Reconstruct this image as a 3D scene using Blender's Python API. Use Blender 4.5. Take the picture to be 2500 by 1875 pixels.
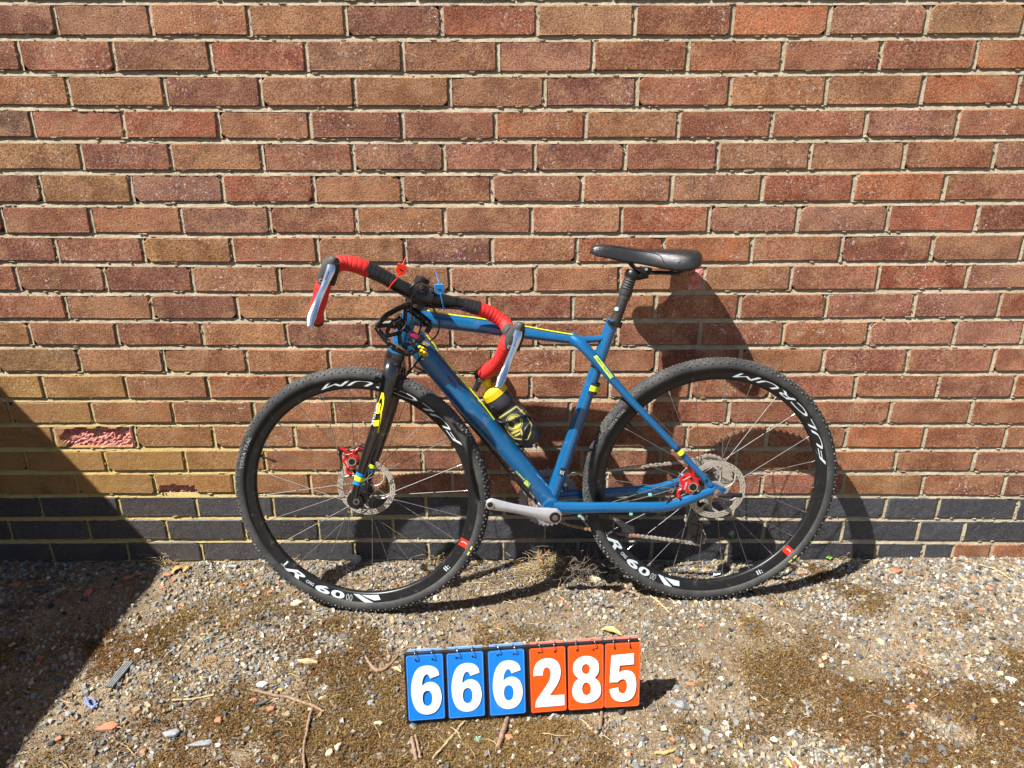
import bpy, math, random
import numpy as np
from mathutils import Vector, Matrix
random.seed(7); rng = np.random.default_rng(11)
PI = math.pi; R = math.radians
for o in list(bpy.data.objects): bpy.data.objects.remove(o)
S = bpy.context.scene
COL = S.collection

# ------------------------------------------------------------------ camera, sky, sun, exposure
FPX = 1766.0; PITCH = R(19.98); CAM = Vector((0, -1.891, 1.266))
cd = bpy.data.cameras.new('camera'); cam = bpy.data.objects.new('camera', cd); COL.objects.link(cam)
cd.sensor_width = 36.0; cd.lens = FPX/2500*36.0; cd.clip_start = 0.02; cd.clip_end = 500
cam.location = CAM; cam.rotation_euler = (PI/2-PITCH, 0, 0)
S.camera = cam
SUN = Vector((0.652, 0.375, -1.0)).normalized()          # the way the light travels
W = bpy.data.worlds.new('World'); S.world = W; W.use_nodes = True
nt = W.node_tree; bg = nt.nodes['Background']
sky = nt.nodes.new('ShaderNodeTexSky'); sky.sky_type = 'NISHITA'; sky.sun_disc = False
sky.sun_elevation = math.asin(-SUN.z); sky.sun_rotation = math.atan2(-SUN.x, -SUN.y) % (2*PI)
nt.links.new(sky.outputs[0], bg.inputs[0]); bg.inputs[1].default_value = 0.05
sl = bpy.data.lights.new('sun', 'SUN'); sl.energy = 5.0; sl.angle = R(0.53); sl.color = (1.0, 0.965, 0.905)
so = bpy.data.objects.new('sun', sl); COL.objects.link(so); so.rotation_euler = SUN.to_track_quat('-Z', 'Y').to_euler()
so.location = (-2, -2, 4)
S.view_settings.view_transform = 'Standard'; S.view_settings.look = 'None'
S.view_settings.exposure = 1.24; S.view_settings.gamma = 1.0; S.view_settings.use_curve_mapping = False
S.cycles.max_bounces = 6

# ------------------------------------------------------------------ small maths
CP, SP = math.cos(PITCH), math.sin(PITCH)
def ray(px, py):
    u = (px-1250)/FPX; v = (937.5-py)/FPX
    return Vector((u, CP+v*SP, -SP+v*CP))
def at_y(px, py, y):
    r = ray(px, py); return CAM + r*((y-CAM.y)/r.y)
def at_z(px, py, z=0.0):
    r = ray(px, py); return CAM + r*((z-CAM.z)/r.z)
# the bicycle leans on the wall: a = along it, u = up in its plane, n = out of its left side
PSI, LEAN = R(3.2), R(6.8)
BA = Vector((math.cos(PSI), math.sin(PSI), 0))
BU = Vector((-math.sin(PSI)*math.sin(LEAN), math.cos(PSI)*math.sin(LEAN), math.cos(LEAN)))
BN = BA.cross(BU)
P0 = Vector((0.068, -0.2052, 0))
def B(px, py, c=0.0):
    r = ray(px, py); t = ((P0 + BN*c - CAM).dot(BN))/r.dot(BN); return CAM + r*t
def mir(p):                                              # the same point on the bicycle's other side
    return p - BN*(2*((p-P0).dot(BN)))
def cr(pts, n=6, closed=False):                          # Catmull-Rom through points
    pts = [Vector(p) for p in pts]; m = len(pts); out = []
    for i in range(m if closed else m-1):
        g = (lambda k: pts[k % m]) if closed else (lambda k: pts[min(max(k, 0), m-1)])
        a, b, c, d = g(i-1), g(i), g(i+1), g(i+2)
        for j in range(n):
            t = j/n
            out.append(0.5*((2*b)+(c-a)*t+(2*a-5*b+4*c-d)*t*t+(3*b-a-3*c+d)*t*t*t))
    if not closed: out.append(pts[-1])
    return out
def crs(vals, n=6):
    return [v.x for v in cr([Vector((q, 0, 0)) for q in vals], n)]
def hash2(ix, iy, s=0):
    h = (ix.astype(np.int64)*374761393 + iy.astype(np.int64)*668265263 + s*974634777) & 0x7fffffff
    h = (h ^ (h >> 13))*1274126177 & 0x7fffffff
    return ((h ^ (h >> 16)) & 0xffff)/65535.0
def vnoise(x, y, s=0):
    x = np.asarray(x, float); y = np.asarray(y, float)
    ix, iy = np.floor(x), np.floor(y); fx, fy = x-ix, y-iy
    fx = fx*fx*(3-2*fx); fy = fy*fy*(3-2*fy)
    a = hash2(ix, iy, s); b = hash2(ix+1, iy, s); c = hash2(ix, iy+1, s); d = hash2(ix+1, iy+1, s)
    return (a*(1-fx)+b*fx)*(1-fy)+(c*(1-fx)+d*fx)*fy
def fbm(x, y, s=0, oc=3):
    v = 0; a = 0.5; f = 1
    for k in range(oc): v = v + a*vnoise(np.asarray(x)*f, np.asarray(y)*f, s+k*17); a *= .5; f *= 2.03
    return v/(1-.5**oc)

# ------------------------------------------------------------------ materials
def mat(name):
    m = bpy.data.materials.new(name); m.use_nodes = True
    return m, m.node_tree.nodes, m.node_tree.links, m.node_tree.nodes['Principled BSDF']
def noise(N, L, vec, scale, detail=3, rough=.55):
    t = N.new('ShaderNodeTexNoise'); t.inputs['Scale'].default_value = scale; t.inputs['Detail'].default_value = detail
    t.inputs['Roughness'].default_value = rough
    if vec is not None: L.new(vec, t.inputs['Vector'])
    return t
def ramp(N, L, src, stops):
    r = N.new('ShaderNodeValToRGB'); L.new(src, r.inputs[0]); e = r.color_ramp.elements
    while len(e) < len(stops): e.new(.5)
    for k, (p, c) in enumerate(stops):
        e[k].position = p; e[k].color = (c, c, c, 1) if isinstance(c, (int, float)) else (*c, 1)
    return r.outputs[0]
def mix(N, L, fac, a, b, mode='MIX'):
    m = N.new('ShaderNodeMix'); m.data_type = 'RGBA'; m.blend_type = mode
    for k, v in ((0, fac), (6, a), (7, b)):
        if hasattr(v, 'is_output'): L.new(v, m.inputs[k])
        elif k == 0: m.inputs[0].default_value = v
        else: m.inputs[k].default_value = (*v, 1)
    return m.outputs[2]
def mth(N, L, op, a, b=None, clamp=False):
    m = N.new('ShaderNodeMath'); m.operation = op; m.use_clamp = clamp
    for k, v in ((0, a), (1, b)):
        if v is None: continue
        if hasattr(v, 'is_output'): L.new(v, m.inputs[k])
        else: m.inputs[k].default_value = v
    return m.outputs[0]
def bump(N, L, bs, h, strength, dist, prev=None):
    b = N.new('ShaderNodeBump'); b.inputs['Strength'].default_value = strength; b.inputs['Distance'].default_value = dist
    L.new(h, b.inputs['Height'])
    if prev is not None: L.new(prev, b.inputs['Normal'])
    L.new(b.outputs[0], bs.inputs['Normal']); return b.outputs[0]
def plain(name, c, rough=.5, metal=0.0, coat=0.0, wear=.12, scale=60, bmp=0.0, spec=.5, dirt=None, trans=0):
    m, N, L, b = mat(name); g = N.new('ShaderNodeNewGeometry')
    n = noise(N, L, g.outputs['Position'], scale, 4)
    f = ramp(N, L, n.outputs[0], [(.3, 1-wear), (.7, 1+0*wear)])
    col = mix(N, L, 1.0, c, f, 'MULTIPLY')
    if dirt:
        n2 = noise(N, L, g.outputs['Position'], dirt[1], 5, .65)
        col = mix(N, L, ramp(N, L, n2.outputs[0], [(dirt[2], 0.0), (dirt[2]+.12, dirt[3])]), col, dirt[0])
    L.new(col, b.inputs['Base Color'])
    r2 = N.new('ShaderNodeMapRange'); L.new(n.outputs[0], r2.inputs[0]); r2.inputs[3].default_value = rough*.8; r2.inputs[4].default_value = min(1, rough*1.25)
    L.new(r2.outputs[0], b.inputs['Roughness'])
    b.inputs['Metallic'].default_value = metal; b.inputs['Coat Weight'].default_value = coat; b.inputs['Coat Roughness'].default_value = .08
    b.inputs['Specular IOR Level'].default_value = spec
    if trans: b.inputs['Transmission Weight'].default_value = trans
    if bmp: bump(N, L, b, noise(N, L, g.outputs['Position'], bmp, 3).outputs[0], .5, .0008)
    return m

def brick_material(name, engineering=False):
    m, N, L, b = mat(name)
    g = N.new('ShaderNodeNewGeometry'); oi = N.new('ShaderNodeObjectInfo')
    off = N.new('ShaderNodeVectorMath'); off.operation = 'ADD'; L.new(g.outputs['Position'], off.inputs[0])
    cmb = N.new('ShaderNodeCombineXYZ'); L.new(mth(N, L, 'MULTIPLY', oi.outputs['Random'], 37.0), cmb.inputs[1]); L.new(cmb.outputs[0], off.inputs[1])
    P = off.outputs[0]
    c = oi.outputs['Color']
    big = noise(N, L, P, 11, 4, .6); mid = noise(N, L, P, 38, 4, .6); fine = noise(N, L, P, 260, 4, .8); grit = noise(N, L, P, 900, 2, .6)
    if not engineering:
        c = mix(N, L, ramp(N, L, big.outputs[0], [(.38, 0.0), (.62, .75)]), c, mix(N, L, 1.0, c, (.50, .40, .38), 'MULTIPLY'))     # smoky kiln marks
        c = mix(N, L, ramp(N, L, mid.outputs[0], [(.42, 0.0), (.72, .5)]), c, mix(N, L, 1.0, c, (1.35, 1.12, .82), 'MULTIPLY'))
        big2 = noise(N, L, P, 17, 3, .55); c = mix(N, L, ramp(N, L, big2.outputs[0], [(.50, 0.0), (.64, .55)]), c, (.40, .215, .115))
    else:
        c = mix(N, L, ramp(N, L, mid.outputs[0], [(.45, 0.0), (.75, .5)]), c, mix(N, L, 1.0, c, (2.0, 1.95, 1.7), 'MULTIPLY'))
    k = 1 if not engineering else .55
    c = mix(N, L, ramp(N, L, fine.outputs[0], [(.34, .95*k), (.52, 0.0)]), c, mix(N, L, 1.0, c, (.26, .20, .19), 'MULTIPLY'))        # dark pits
    c = mix(N, L, ramp(N, L, fine.outputs[0], [(.53, 0.0), (.70, .60*k)]), c, mix(N, L, .55, c, (.86, .60, .40)))                   # pale sandy grains
    if not engineering:                                                                                                            # salts
        so_ = noise(N, L, P, 7, 2, .5); sp = noise(N, L, P, 120, 4, .75)
        msk = mth(N, L, 'MULTIPLY', ramp(N, L, so_.outputs[0], [(.48, 0.0), (.62, 1.0)]), ramp(N, L, sp.outputs[0], [(.59, 0.0), (.65, .75)]))
        c = mix(N, L, msk, c, (.66, .58, .56))
    sep = N.new('ShaderNodeSeparateXYZ'); L.new(g.outputs['Position'], sep.inputs[0])                                             # ochre lichen low on the left
    mx = N.new('ShaderNodeMapRange'); L.new(sep.outputs[0], mx.inputs[0]); mx.inputs[1].default_value = -.35; mx.inputs[2].default_value = -1.25
    mz = N.new('ShaderNodeMapRange'); L.new(sep.outputs[2], mz.inputs[0]); mz.inputs[1].default_value = .78; mz.inputs[2].default_value = .30
    ln = noise(N, L, g.outputs['Position'], 7, 5, .7)
    lm = mth(N, L, 'MULTIPLY', mth(N, L, 'MULTIPLY', mx.outputs[0], mz.outputs[0]), ramp(N, L, ln.outputs[0], [(.30, .15), (.6, 1.0)]))
    c = mix(N, L, mth(N, L, 'MULTIPLY', lm, .72 if not engineering else .10), c, (.36, .20, .055))
    L.new(c, b.inputs['Base Color'])
    b.inputs['Roughness'].default_value = .88 if not engineering else .5
    b.inputs['Specular IOR Level'].default_value = .25 if not engineering else .45
    p = bump(N, L, b, mid.outputs[0], .45, .007)
    p = bump(N, L, b, fine.outputs[0], .95 if not engineering else .5, .0030, p)
    bump(N, L, b, grit.outputs[0], .35 if not engineering else .12, .0008, p)
    return m
M = {}
M['brick'] = brick_material('brick_clay'); M['eng'] = brick_material('brick_blue_engineering', True)
def broken_material():
    m, N, L, b = mat('brick_broken_core'); g = N.new('ShaderNodeNewGeometry')
    a = noise(N, L, g.outputs['Position'], 70, 4, .7); f = noise(N, L, g.outputs['Position'], 260, 3, .7)
    c = mix(N, L, ramp(N, L, a.outputs[0], [(.4, 0.0), (.62, 1.0)]), (.50, .13, .09), (.62, .30, .26))
    c = mix(N, L, ramp(N, L, f.outputs[0], [(.5, 0.0), (.72, .6)]), c, (.16, .11, .12))
    L.new(c, b.inputs['Base Color']); b.inputs['Roughness'].default_value = .95
    p = bump(N, L, b, a.outputs[0], .8, .006); bump(N, L, b, f.outputs[0], .7, .003, p)
    return m
M['broken'] = broken_material()
def mortar_material():
    m, N, L, b = mat('mortar'); g = N.new('ShaderNodeNewGeometry'); P = g.outputs['Position']
    a = noise(N, L, P, 20, 4, .6); f = noise(N, L, P, 300, 4, .75); q = noise(N, L, P, 90, 4, .7)
    c = mix(N, L, ramp(N, L, a.outputs[0], [(.35, 0.0), (.65, 1.0)]), (.27, .222, .150), (.385, .325, .230))
    c = mix(N, L, ramp(N, L, f.outputs[0], [(.32, .75), (.5, 0.0)]), c, (.20, .16, .11))
    c = mix(N, L, ramp(N, L, q.outputs[0], [(.58, 0.0), (.68, .6)]), c, (.58, .53, .45))
    sep = N.new('ShaderNodeSeparateXYZ'); L.new(P, sep.inputs[0])
    mx = N.new('ShaderNodeMapRange'); L.new(sep.outputs[0], mx.inputs[0]); mx.inputs[1].default_value = .1; mx.inputs[2].default_value = -1.1
    mz = N.new('ShaderNodeMapRange'); L.new(sep.outputs[2], mz.inputs[0]); mz.inputs[1].default_value = .70; mz.inputs[2].default_value = .35
    c = mix(N, L, mth(N, L, 'MULTIPLY', mth(N, L, 'MULTIPLY', mx.outputs[0], mz.outputs[0]), .65), c, (.46, .34, .09))
    L.new(c, b.inputs['Base Color']); b.inputs['Roughness'].default_value = .95; b.inputs['Specular IOR Level'].default_value = .2
    p = bump(N, L, b, q.outputs[0], .6, .004); bump(N, L, b, f.outputs[0], .7, .002, p)
    return m
M['mortar'] = mortar_material()
def ground_material():
    m, N, L, b = mat('dry_earth'); g = N.new('ShaderNodeNewGeometry'); P = g.outputs['Position']
    a = noise(N, L, P, 3.2, 5, .6); q = noise(N, L, P, 45, 5, .7); f = noise(N, L, P, 420, 3, .75); v = N.new('ShaderNodeTexVoronoi'); v.inputs['Scale'].default_value = 240; L.new(P, v.inputs['Vector'])
    c = mix(N, L, ramp(N, L, a.outputs[0], [(.42, 0.0), (.58, 1.0)]), (.30, .225, .140), (.165, .115, .065))
    c = mix(N, L, ramp(N, L, q.outputs[0], [(.45, 0.0), (.68, .8)]), c, (.085, .056, .030))
    vs = N.new('ShaderNodeSeparateColor'); L.new(v.outputs['Color'], vs.inputs[0])
    c = mix(N, L, mth(N, L, 'MULTIPLY', ramp(N, L, vs.outputs[0], [(.62, 0.0), (.66, .7)]), ramp(N, L, v.outputs['Distance'], [(.35, 1.0), (.5, 0.0)])), c, (.36, .33, .28))
    c = mix(N, L, ramp(N, L, f.outputs[0], [(.35, .8), (.52, 0.0)]), c, (.07, .05, .03))
    L.new(c, b.inputs['Base Color']); b.inputs['Roughness'].default_value = .97; b.inputs['Specular IOR Level'].default_value = .15
    p = bump(N, L, b, q.outputs[0], .6, .008); p = bump(N, L, b, v.outputs['Distance'], .6, .003, p); bump(N, L, b, f.outputs[0], .8, .002, p)
    return m
M['ground'] = ground_material()
def attr_material(name, rough=.85, grain=500, dark=.45, spec=.3):
    m, N, L, b = mat(name); a = N.new('ShaderNodeAttribute'); a.attribute_name = 'col'; g = N.new('ShaderNodeNewGeometry')
    f = noise(N, L, g.outputs['Position'], grain, 3, .7)
    c = mix(N, L, ramp(N, L, f.outputs[0], [(.35, dark), (.55, 0.0)]), a.outputs['Color'], mix(N, L, 1.0, a.outputs['Color'], (.45, .42, .40), 'MULTIPLY'))
    L.new(c, b.inputs['Base Color']); b.inputs['Roughness'].default_value = rough; b.inputs['Specular IOR Level'].default_value = spec
    bump(N, L, b, f.outputs[0], .4, .001)
    return m
M['chips'] = attr_material('stone_chips'); M['moss'] = attr_material('moss_strands', .95, 200, .2, .1)
M['straw'] = plain('dry_straw', (.50, .37, .19), .8, wear=.5, scale=90)
M['twig'] = plain('twig_bark', (.30, .185, .115), .85, wear=.5, scale=120, bmp=400)
M['greytwig'] = plain('grey_dead_stems', (.24, .195, .15), .9, wear=.5, scale=90)
M['rust'] = plain('orange_dead_root', (.48, .20, .06), .85, wear=.5, scale=120, bmp=300)
M['terracotta'] = plain('terracotta', (.46, .180, .095), .9, wear=.35, scale=140, bmp=500)
M['pinkbrick'] = plain('pink_brick_rubble', (.50, .17, .12), .92, wear=.5, scale=90, bmp=300, dirt=((.5, .35, .3), 120, .55, .6))
M['slate'] = plain('slate', (.085, .09, .095), .6, wear=.4, scale=80, bmp=300)
M['greyslate'] = plain('pale_slate', (.26, .27, .28), .7, wear=.3, scale=80, bmp=300)
M['cream'] = plain('cream_stone', (.62, .53, .34), .85, wear=.35, scale=80, bmp=250)
M['white'] = plain('white_flake', (.75, .74, .72), .6, wear=.2, scale=80)
M['mint'] = plain('mint_plastic', (.30, .60, .47), .5, wear=.2)
M['leaf'] = plain('dead_leaf', (.56, .35, .13), .75, wear=.4, scale=90, bmp=200)
M['lilac'] = plain('lilac_blue_plastic', (.16, .22, .62), .35, wear=.1)
M['concrete'] = plain('coping_concrete', (.42, .40, .36), .9, wear=.4, scale=30, bmp=200)
# bicycle
M['blue'] = plain('blue_metallic_paint', (.004, .108, .275), .26, .2, 1.0, .12, 25, 0, .5, dirt=((.17, .15, .13), 28, .60, .35))
M['bluedirty'] = plain('blue_paint_mud_dusted', (.005, .110, .275), .40, .2, .7, .2, 25, 0, .5, dirt=((.20, .17, .14), 34, .58, .5))
M['navy'] = plain('navy_paint', (.006, .016, .045), .3, .2, 1.0)
M['lime'] = plain('lime_decal', (.62, .80, .03), .4, wear=.08)
M['yellow'] = plain('yellow_decal', (.80, .63, .012), .4, wear=.06)
M['cyan'] = plain('cyan_decal', (.008, .20, .50), .4)
M['decal'] = plain('white_decal', (.55, .60, .63), .45, wear=.1, scale=150)
M['greydecal'] = plain('grey_decal', (.34, .35, .35), .6)
M['carbon'] = plain('gloss_black_fork', (.012, .012, .013), .22, 0, 1.0, .3, 40, dirt=((.13, .12, .11), 40, .60, .5))
M['black'] = plain('black_anodised', (.014, .014, .015), .38, .2, 0, .2)
M['satin'] = plain('satin_black_alloy', (.032, .032, .033), .34, .5, 0, .25)
M['rubber'] = plain('hood_rubber', (.060, .058, .056), .62, wear=.3, scale=90)
M['tyre'] = plain('tyre_rubber_dusty', (.036, .036, .036), .72, wear=.35, scale=40, bmp=350, spec=.35, dirt=((.062, .060, .057), 9, .45, .8))
M['knob'] = plain('tyre_knob_dusty', (.060, .058, .055), .7, wear=.4, scale=120, dirt=((.20, .185, .165), 30, .50, .7))
M['rim'] = plain('rim_black_anodised', (.017, .017, .018), .35, .3, 0, .3, 40, dirt=((.11, .10, .09), 50, .60, .6))
M['steel'] = plain('steel', (.24, .23, .22), .50, .8, wear=.25, scale=120)
M['rotor'] = plain('brake_rotor_steel', (.52, .47, .40), .42, .45, wear=.25, scale=90)
M['chrome'] = plain('polished_alloy', (.82, .83, .85), .10, 1.0, wear=.06, scale=60)
M['crank'] = plain('polished_crank_alloy', (.62, .62, .64), .24, .55, wear=.15, scale=60, dirt=((.30, .26, .22), 40, .62, .5))
M['ring'] = plain('chainring_grey', (.33, .30, .31), .5, .15, wear=.35, scale=60)
M['chain'] = plain('chain_steel', (.46, .40, .34), .42, .35, wear=.4, scale=200)
M['rustychain'] = plain('chain_rust_tinted', (.40, .24, .16), .6, .25, wear=.4, scale=200)
M['red'] = plain('red_anodised', (.50, .010, .012), .35, .15, .6, .25, 120)
M['tape'] = plain('red_bar_tape', (.62, .018, .016), .62, wear=.15, scale=160, bmp=900)
M['elec'] = plain('black_tape', (.018, .018, .020), .36, wear=.3)
M['magenta'] = plain('magenta_sleeve', (.42, .030, .10), .3, .5, .5)
M['amber'] = plain('amber_reflector_strip', (.22, .105, .025), .35, wear=.3)
M['yellowtape'] = plain('yellow_tape', (.80, .62, .02), .45, wear=.15)
M['saddle'] = plain('black_saddle_vinyl', (.019, .019, .020), .30, wear=.25, scale=70, spec=.6, bmp=1400)
M['seam'] = plain('saddle_seam', (.006, .006, .010), .6)
M['boot'] = plain('seatpost_bellows_rubber', (.032, .031, .030), .55, wear=.25)
M['post'] = plain('seatpost_brown_black', (.045, .038, .033), .42, .3, wear=.25)
M['bottle'] = plain('smoky_black_bottle', (.035, .036, .044), .33, wear=.15, scale=30, spec=.5)
M['cap'] = plain('yellow_bottle_cap', (.72, .50, .012), .45, wear=.1)
M['print'] = plain('pale_yellow_print', (.62, .56, .13), .5, wear=.1)
M['copper'] = plain('copper_ring', (.62, .33, .22), .35, .8)
M['redseal'] = plain('red_plastic_seal', (.80, .030, .012), .38, wear=.05)
M['blueseal'] = plain('blue_plastic_seal', (.03, .27, .68), .38, wear=.05)
M['cardblue'] = plain('blue_card', (.002, .185, .66), .42, wear=.03, scale=8, coat=.3)
M['cardorange'] = plain('orange_card', (.80, .085, .004), .42, wear=.03, scale=8, coat=.3)
M['cardwhite'] = plain('card_white_print', (.80, .82, .84), .45, wear=.02)
M['cardedgeb'] = plain('pale_blue_card_back', (.22, .42, .74), .5)
M['cardedger'] = plain('pale_red_card_back', (.76, .26, .20), .5)
M['board'] = plain('black_board_vinyl', (.012, .012, .014), .4, wear=.3)
M['zip'] = plain('green_cable_clip', (.20, .55, .45), .45)

# ------------------------------------------------------------------ objects and meshes
def root_of(o):
    while o.parent: o = o.parent
    return o
def empty(name, loc=(0, 0, 0), parent=None):
    o = bpy.data.objects.new(name, None); COL.objects.link(o); o.empty_display_size = .05
    if parent: o.parent = parent
    else: o.location = loc
    return o
def tag(o, label=None, cat=None, group=None, kind=None):
    if label: o['label'] = label
    if cat: o['category'] = cat
    if group: o['group'] = group
    if kind: o['kind'] = kind
    return o
class MB:
    def __init__(s): s.v = []; s.f = []; s.m = []; s.sm = []
    def add(s, vs, fs, mi=0, smooth=False):
        b = len(s.v); s.v += [Vector(v) for v in vs]
        for f in fs: s.f.append([i+b for i in f]); s.m.append(mi); s.sm.append(smooth)
    def sweep(s, path, rad, seg=10, side=None, closed=False, cap=True, mi=0, smooth=True):
        """rad: list of r or (r_in_plane, r_side)."""
        path = [Vector(p) for p in path]; n = len(path); vs = []; prev = None
        if not isinstance(rad, list): rad = [rad]*n
        if len(rad) != n:
            rr = []
            for i in range(n):
                t = i/(n-1)*(len(rad)-1); k = min(int(t), len(rad)-2); w = t-k
                a, b = rad[k], rad[k+1]
                rr.append(tuple(x*(1-w)+y*w for x, y in zip(a, b)) if isinstance(a, tuple) else a*(1-w)+b*w)
            rad = rr
        for i in range(n):
            t = (path[(i+1) % n]-path[i-1]) if closed else (path[min(i+1, n-1)]-path[max(i-1, 0)])
            if t.length < 1e-9: t = Vector((0, 0, 1))
            t.normalize()
            ref = side if side is not None else (prev if prev is not None else (Vector((0, 0, 1)) if abs(t.z) < .9 else Vector((1, 0, 0))))
            x = ref - t*ref.dot(t)
            if x.length < 1e-6: x = t.orthogonal()
            x.normalize(); y = t.cross(x); prev = x
            r = rad[i]; ry, rx = r if isinstance(r, tuple) else (r, r)
            for k in range(seg):
                a = 2*PI*k/seg; vs.append(path[i]+x*(rx*math.cos(a))+y*(ry*math.sin(a)))
        fs = []
        for i in range(n if closed else n-1):
            for k in range(seg):
                a = i*seg+k; b = i*seg+(k+1) % seg; c = ((i+1) % n)*seg+(k+1) % seg; d = ((i+1) % n)*seg+k
                fs.append([a, b, c, d])
        s.add(vs, fs, mi, smooth)
        if cap and not closed:
            s.add(vs[:seg], [list(range(seg))[::-1]], mi); s.add(vs[-seg:], [list(range(seg))], mi)
        return s
    def box(s, c, x, y, z, mi=0):                         # centre and three half axes
        c = Vector(c); vs = [c+x*i+y*j+z*k for i in (-1, 1) for j in (-1, 1) for k in (-1, 1)]
        s.add(vs, [[0, 1, 3, 2], [4, 6, 7, 5], [0, 4, 5, 1], [2, 3, 7, 6], [0, 2, 6, 4], [1, 5, 7, 3]], mi); return s
    def cyl(s, a, b, r, seg=14, mi=0, r2=None, smooth=True):
        a = Vector(a); b = Vector(b); s.sweep([a, b], [r, r if r2 is None else r2], seg, mi=mi, smooth=smooth); return s
    def prism(s, pts, d, mi=0, bevel=0.0):                # closed 3-D outline pushed along vector d
        n = len(pts); pts = [Vector(p) for p in pts]; c = sum(pts, Vector())/n
        if bevel:
            dn = d.normalized()
            r0 = [p+(c-p).normalized()*bevel for p in pts]; r1 = [p+dn*bevel for p in pts]; r2 = [p+d-dn*bevel for p in pts]; r3 = [p+d+(c-p).normalized()*bevel for p in pts]
            vs = r0+r1+r2+r3; L = 4
        else: vs = pts+[p+d for p in pts]; L = 2
        fs = [list(range(n))[::-1], [n*(L-1)+i for i in range(n)]]
        for l in range(L-1):
            for i in range(n): j = (i+1) % n; fs.append([l*n+i, l*n+j, (l+1)*n+j, (l+1)*n+i])
        s.add(vs, fs, mi); return s
    def ball(s, c, r, seg=10, sc=(1, 1, 1), mi=0, ax=None):
        c = Vector(c); vs = []; fs = []; rings = seg//2
        X, Y, Z = ax if ax else (Vector((1, 0, 0)), Vector((0, 1, 0)), Vector((0, 0, 1)))
        for i in range(rings+1):
            th = PI*i/rings
            for k in range(seg):
                ph = 2*PI*k/seg
                vs.append(c+X*(r*sc[0]*math.sin(th)*math.cos(ph))+Y*(r*sc[1]*math.sin(th)*math.sin(ph))+Z*(r*sc[2]*math.cos(th)))
        for i in range(rings):
            for k in range(seg): fs.append([i*seg+k, (i+1)*seg+k, (i+1)*seg+(k+1) % seg, i*seg+(k+1) % seg])
        s.add(vs, fs, mi, True); return s
    def mesh(s, name, mats, loc=Vector()):
        me = bpy.data.meshes.new(name); me.from_pydata([tuple(v-loc) for v in s.v], [], s.f)
        for m in (mats if isinstance(mats, (list, tuple)) else [mats]): me.materials.append(m)
        me.polygons.foreach_set('material_index', s.m); me.polygons.foreach_set('use_smooth', s.sm); me.update(); return me
    def build(s, name, mats, parent=None, loc=None):
        base = root_of(parent).location if parent else Vector(loc if loc is not None else (0, 0, 0))
        o = bpy.data.objects.new(name, s.mesh(name, mats, base)); COL.objects.link(o)
        if parent: o.parent = parent
        else: o.location = base
        return o
def text_polys(body, size, bold=0.0, shear=0.0, spacing=1.0):
    c = bpy.data.curves.new('t', 'FONT'); c.body = body; c.size = size; c.offset = bold; c.shear = shear; c.space_character = spacing
    c.resolution_u = 3; c.fill_mode = 'FRONT'
    o = bpy.data.objects.new('t', c); me = bpy.data.meshes.new_from_object(o)
    vs = [(v.co.x, v.co.y) for v in me.vertices]; fs = [list(p.vertices) for p in me.polygons]
    bpy.data.objects.remove(o); bpy.data.meshes.remove(me); bpy.data.curves.remove(c)
    if vs:
        x0 = min(v[0] for v in vs); x1 = max(v[0] for v in vs); y0 = min(v[1] for v in vs); y1 = max(v[1] for v in vs)
        vs = [((x-x0)/(x1-x0), (y-y0)/(y1-y0)) for x, y in vs]           # normalised to the unit box
    return vs, fs
def lettering(name, body, fmap, m, parent, bold=0.0, shear=0.0, both=False):
    vs, fs = text_polys(body, 1.0, bold, shear); mb = MB(); mb.add([fmap(x, y) for x, y in vs], fs)
    return mb.build(name, m, parent)
def instance(src, parent, loc, rot=None, scale=None):
    o = src.copy(); COL.objects.link(o); o.parent = parent; o.location = loc
    if rot is not None: o.rotation_euler = rot
    if scale is not None: o.scale = scale
    return o

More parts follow.
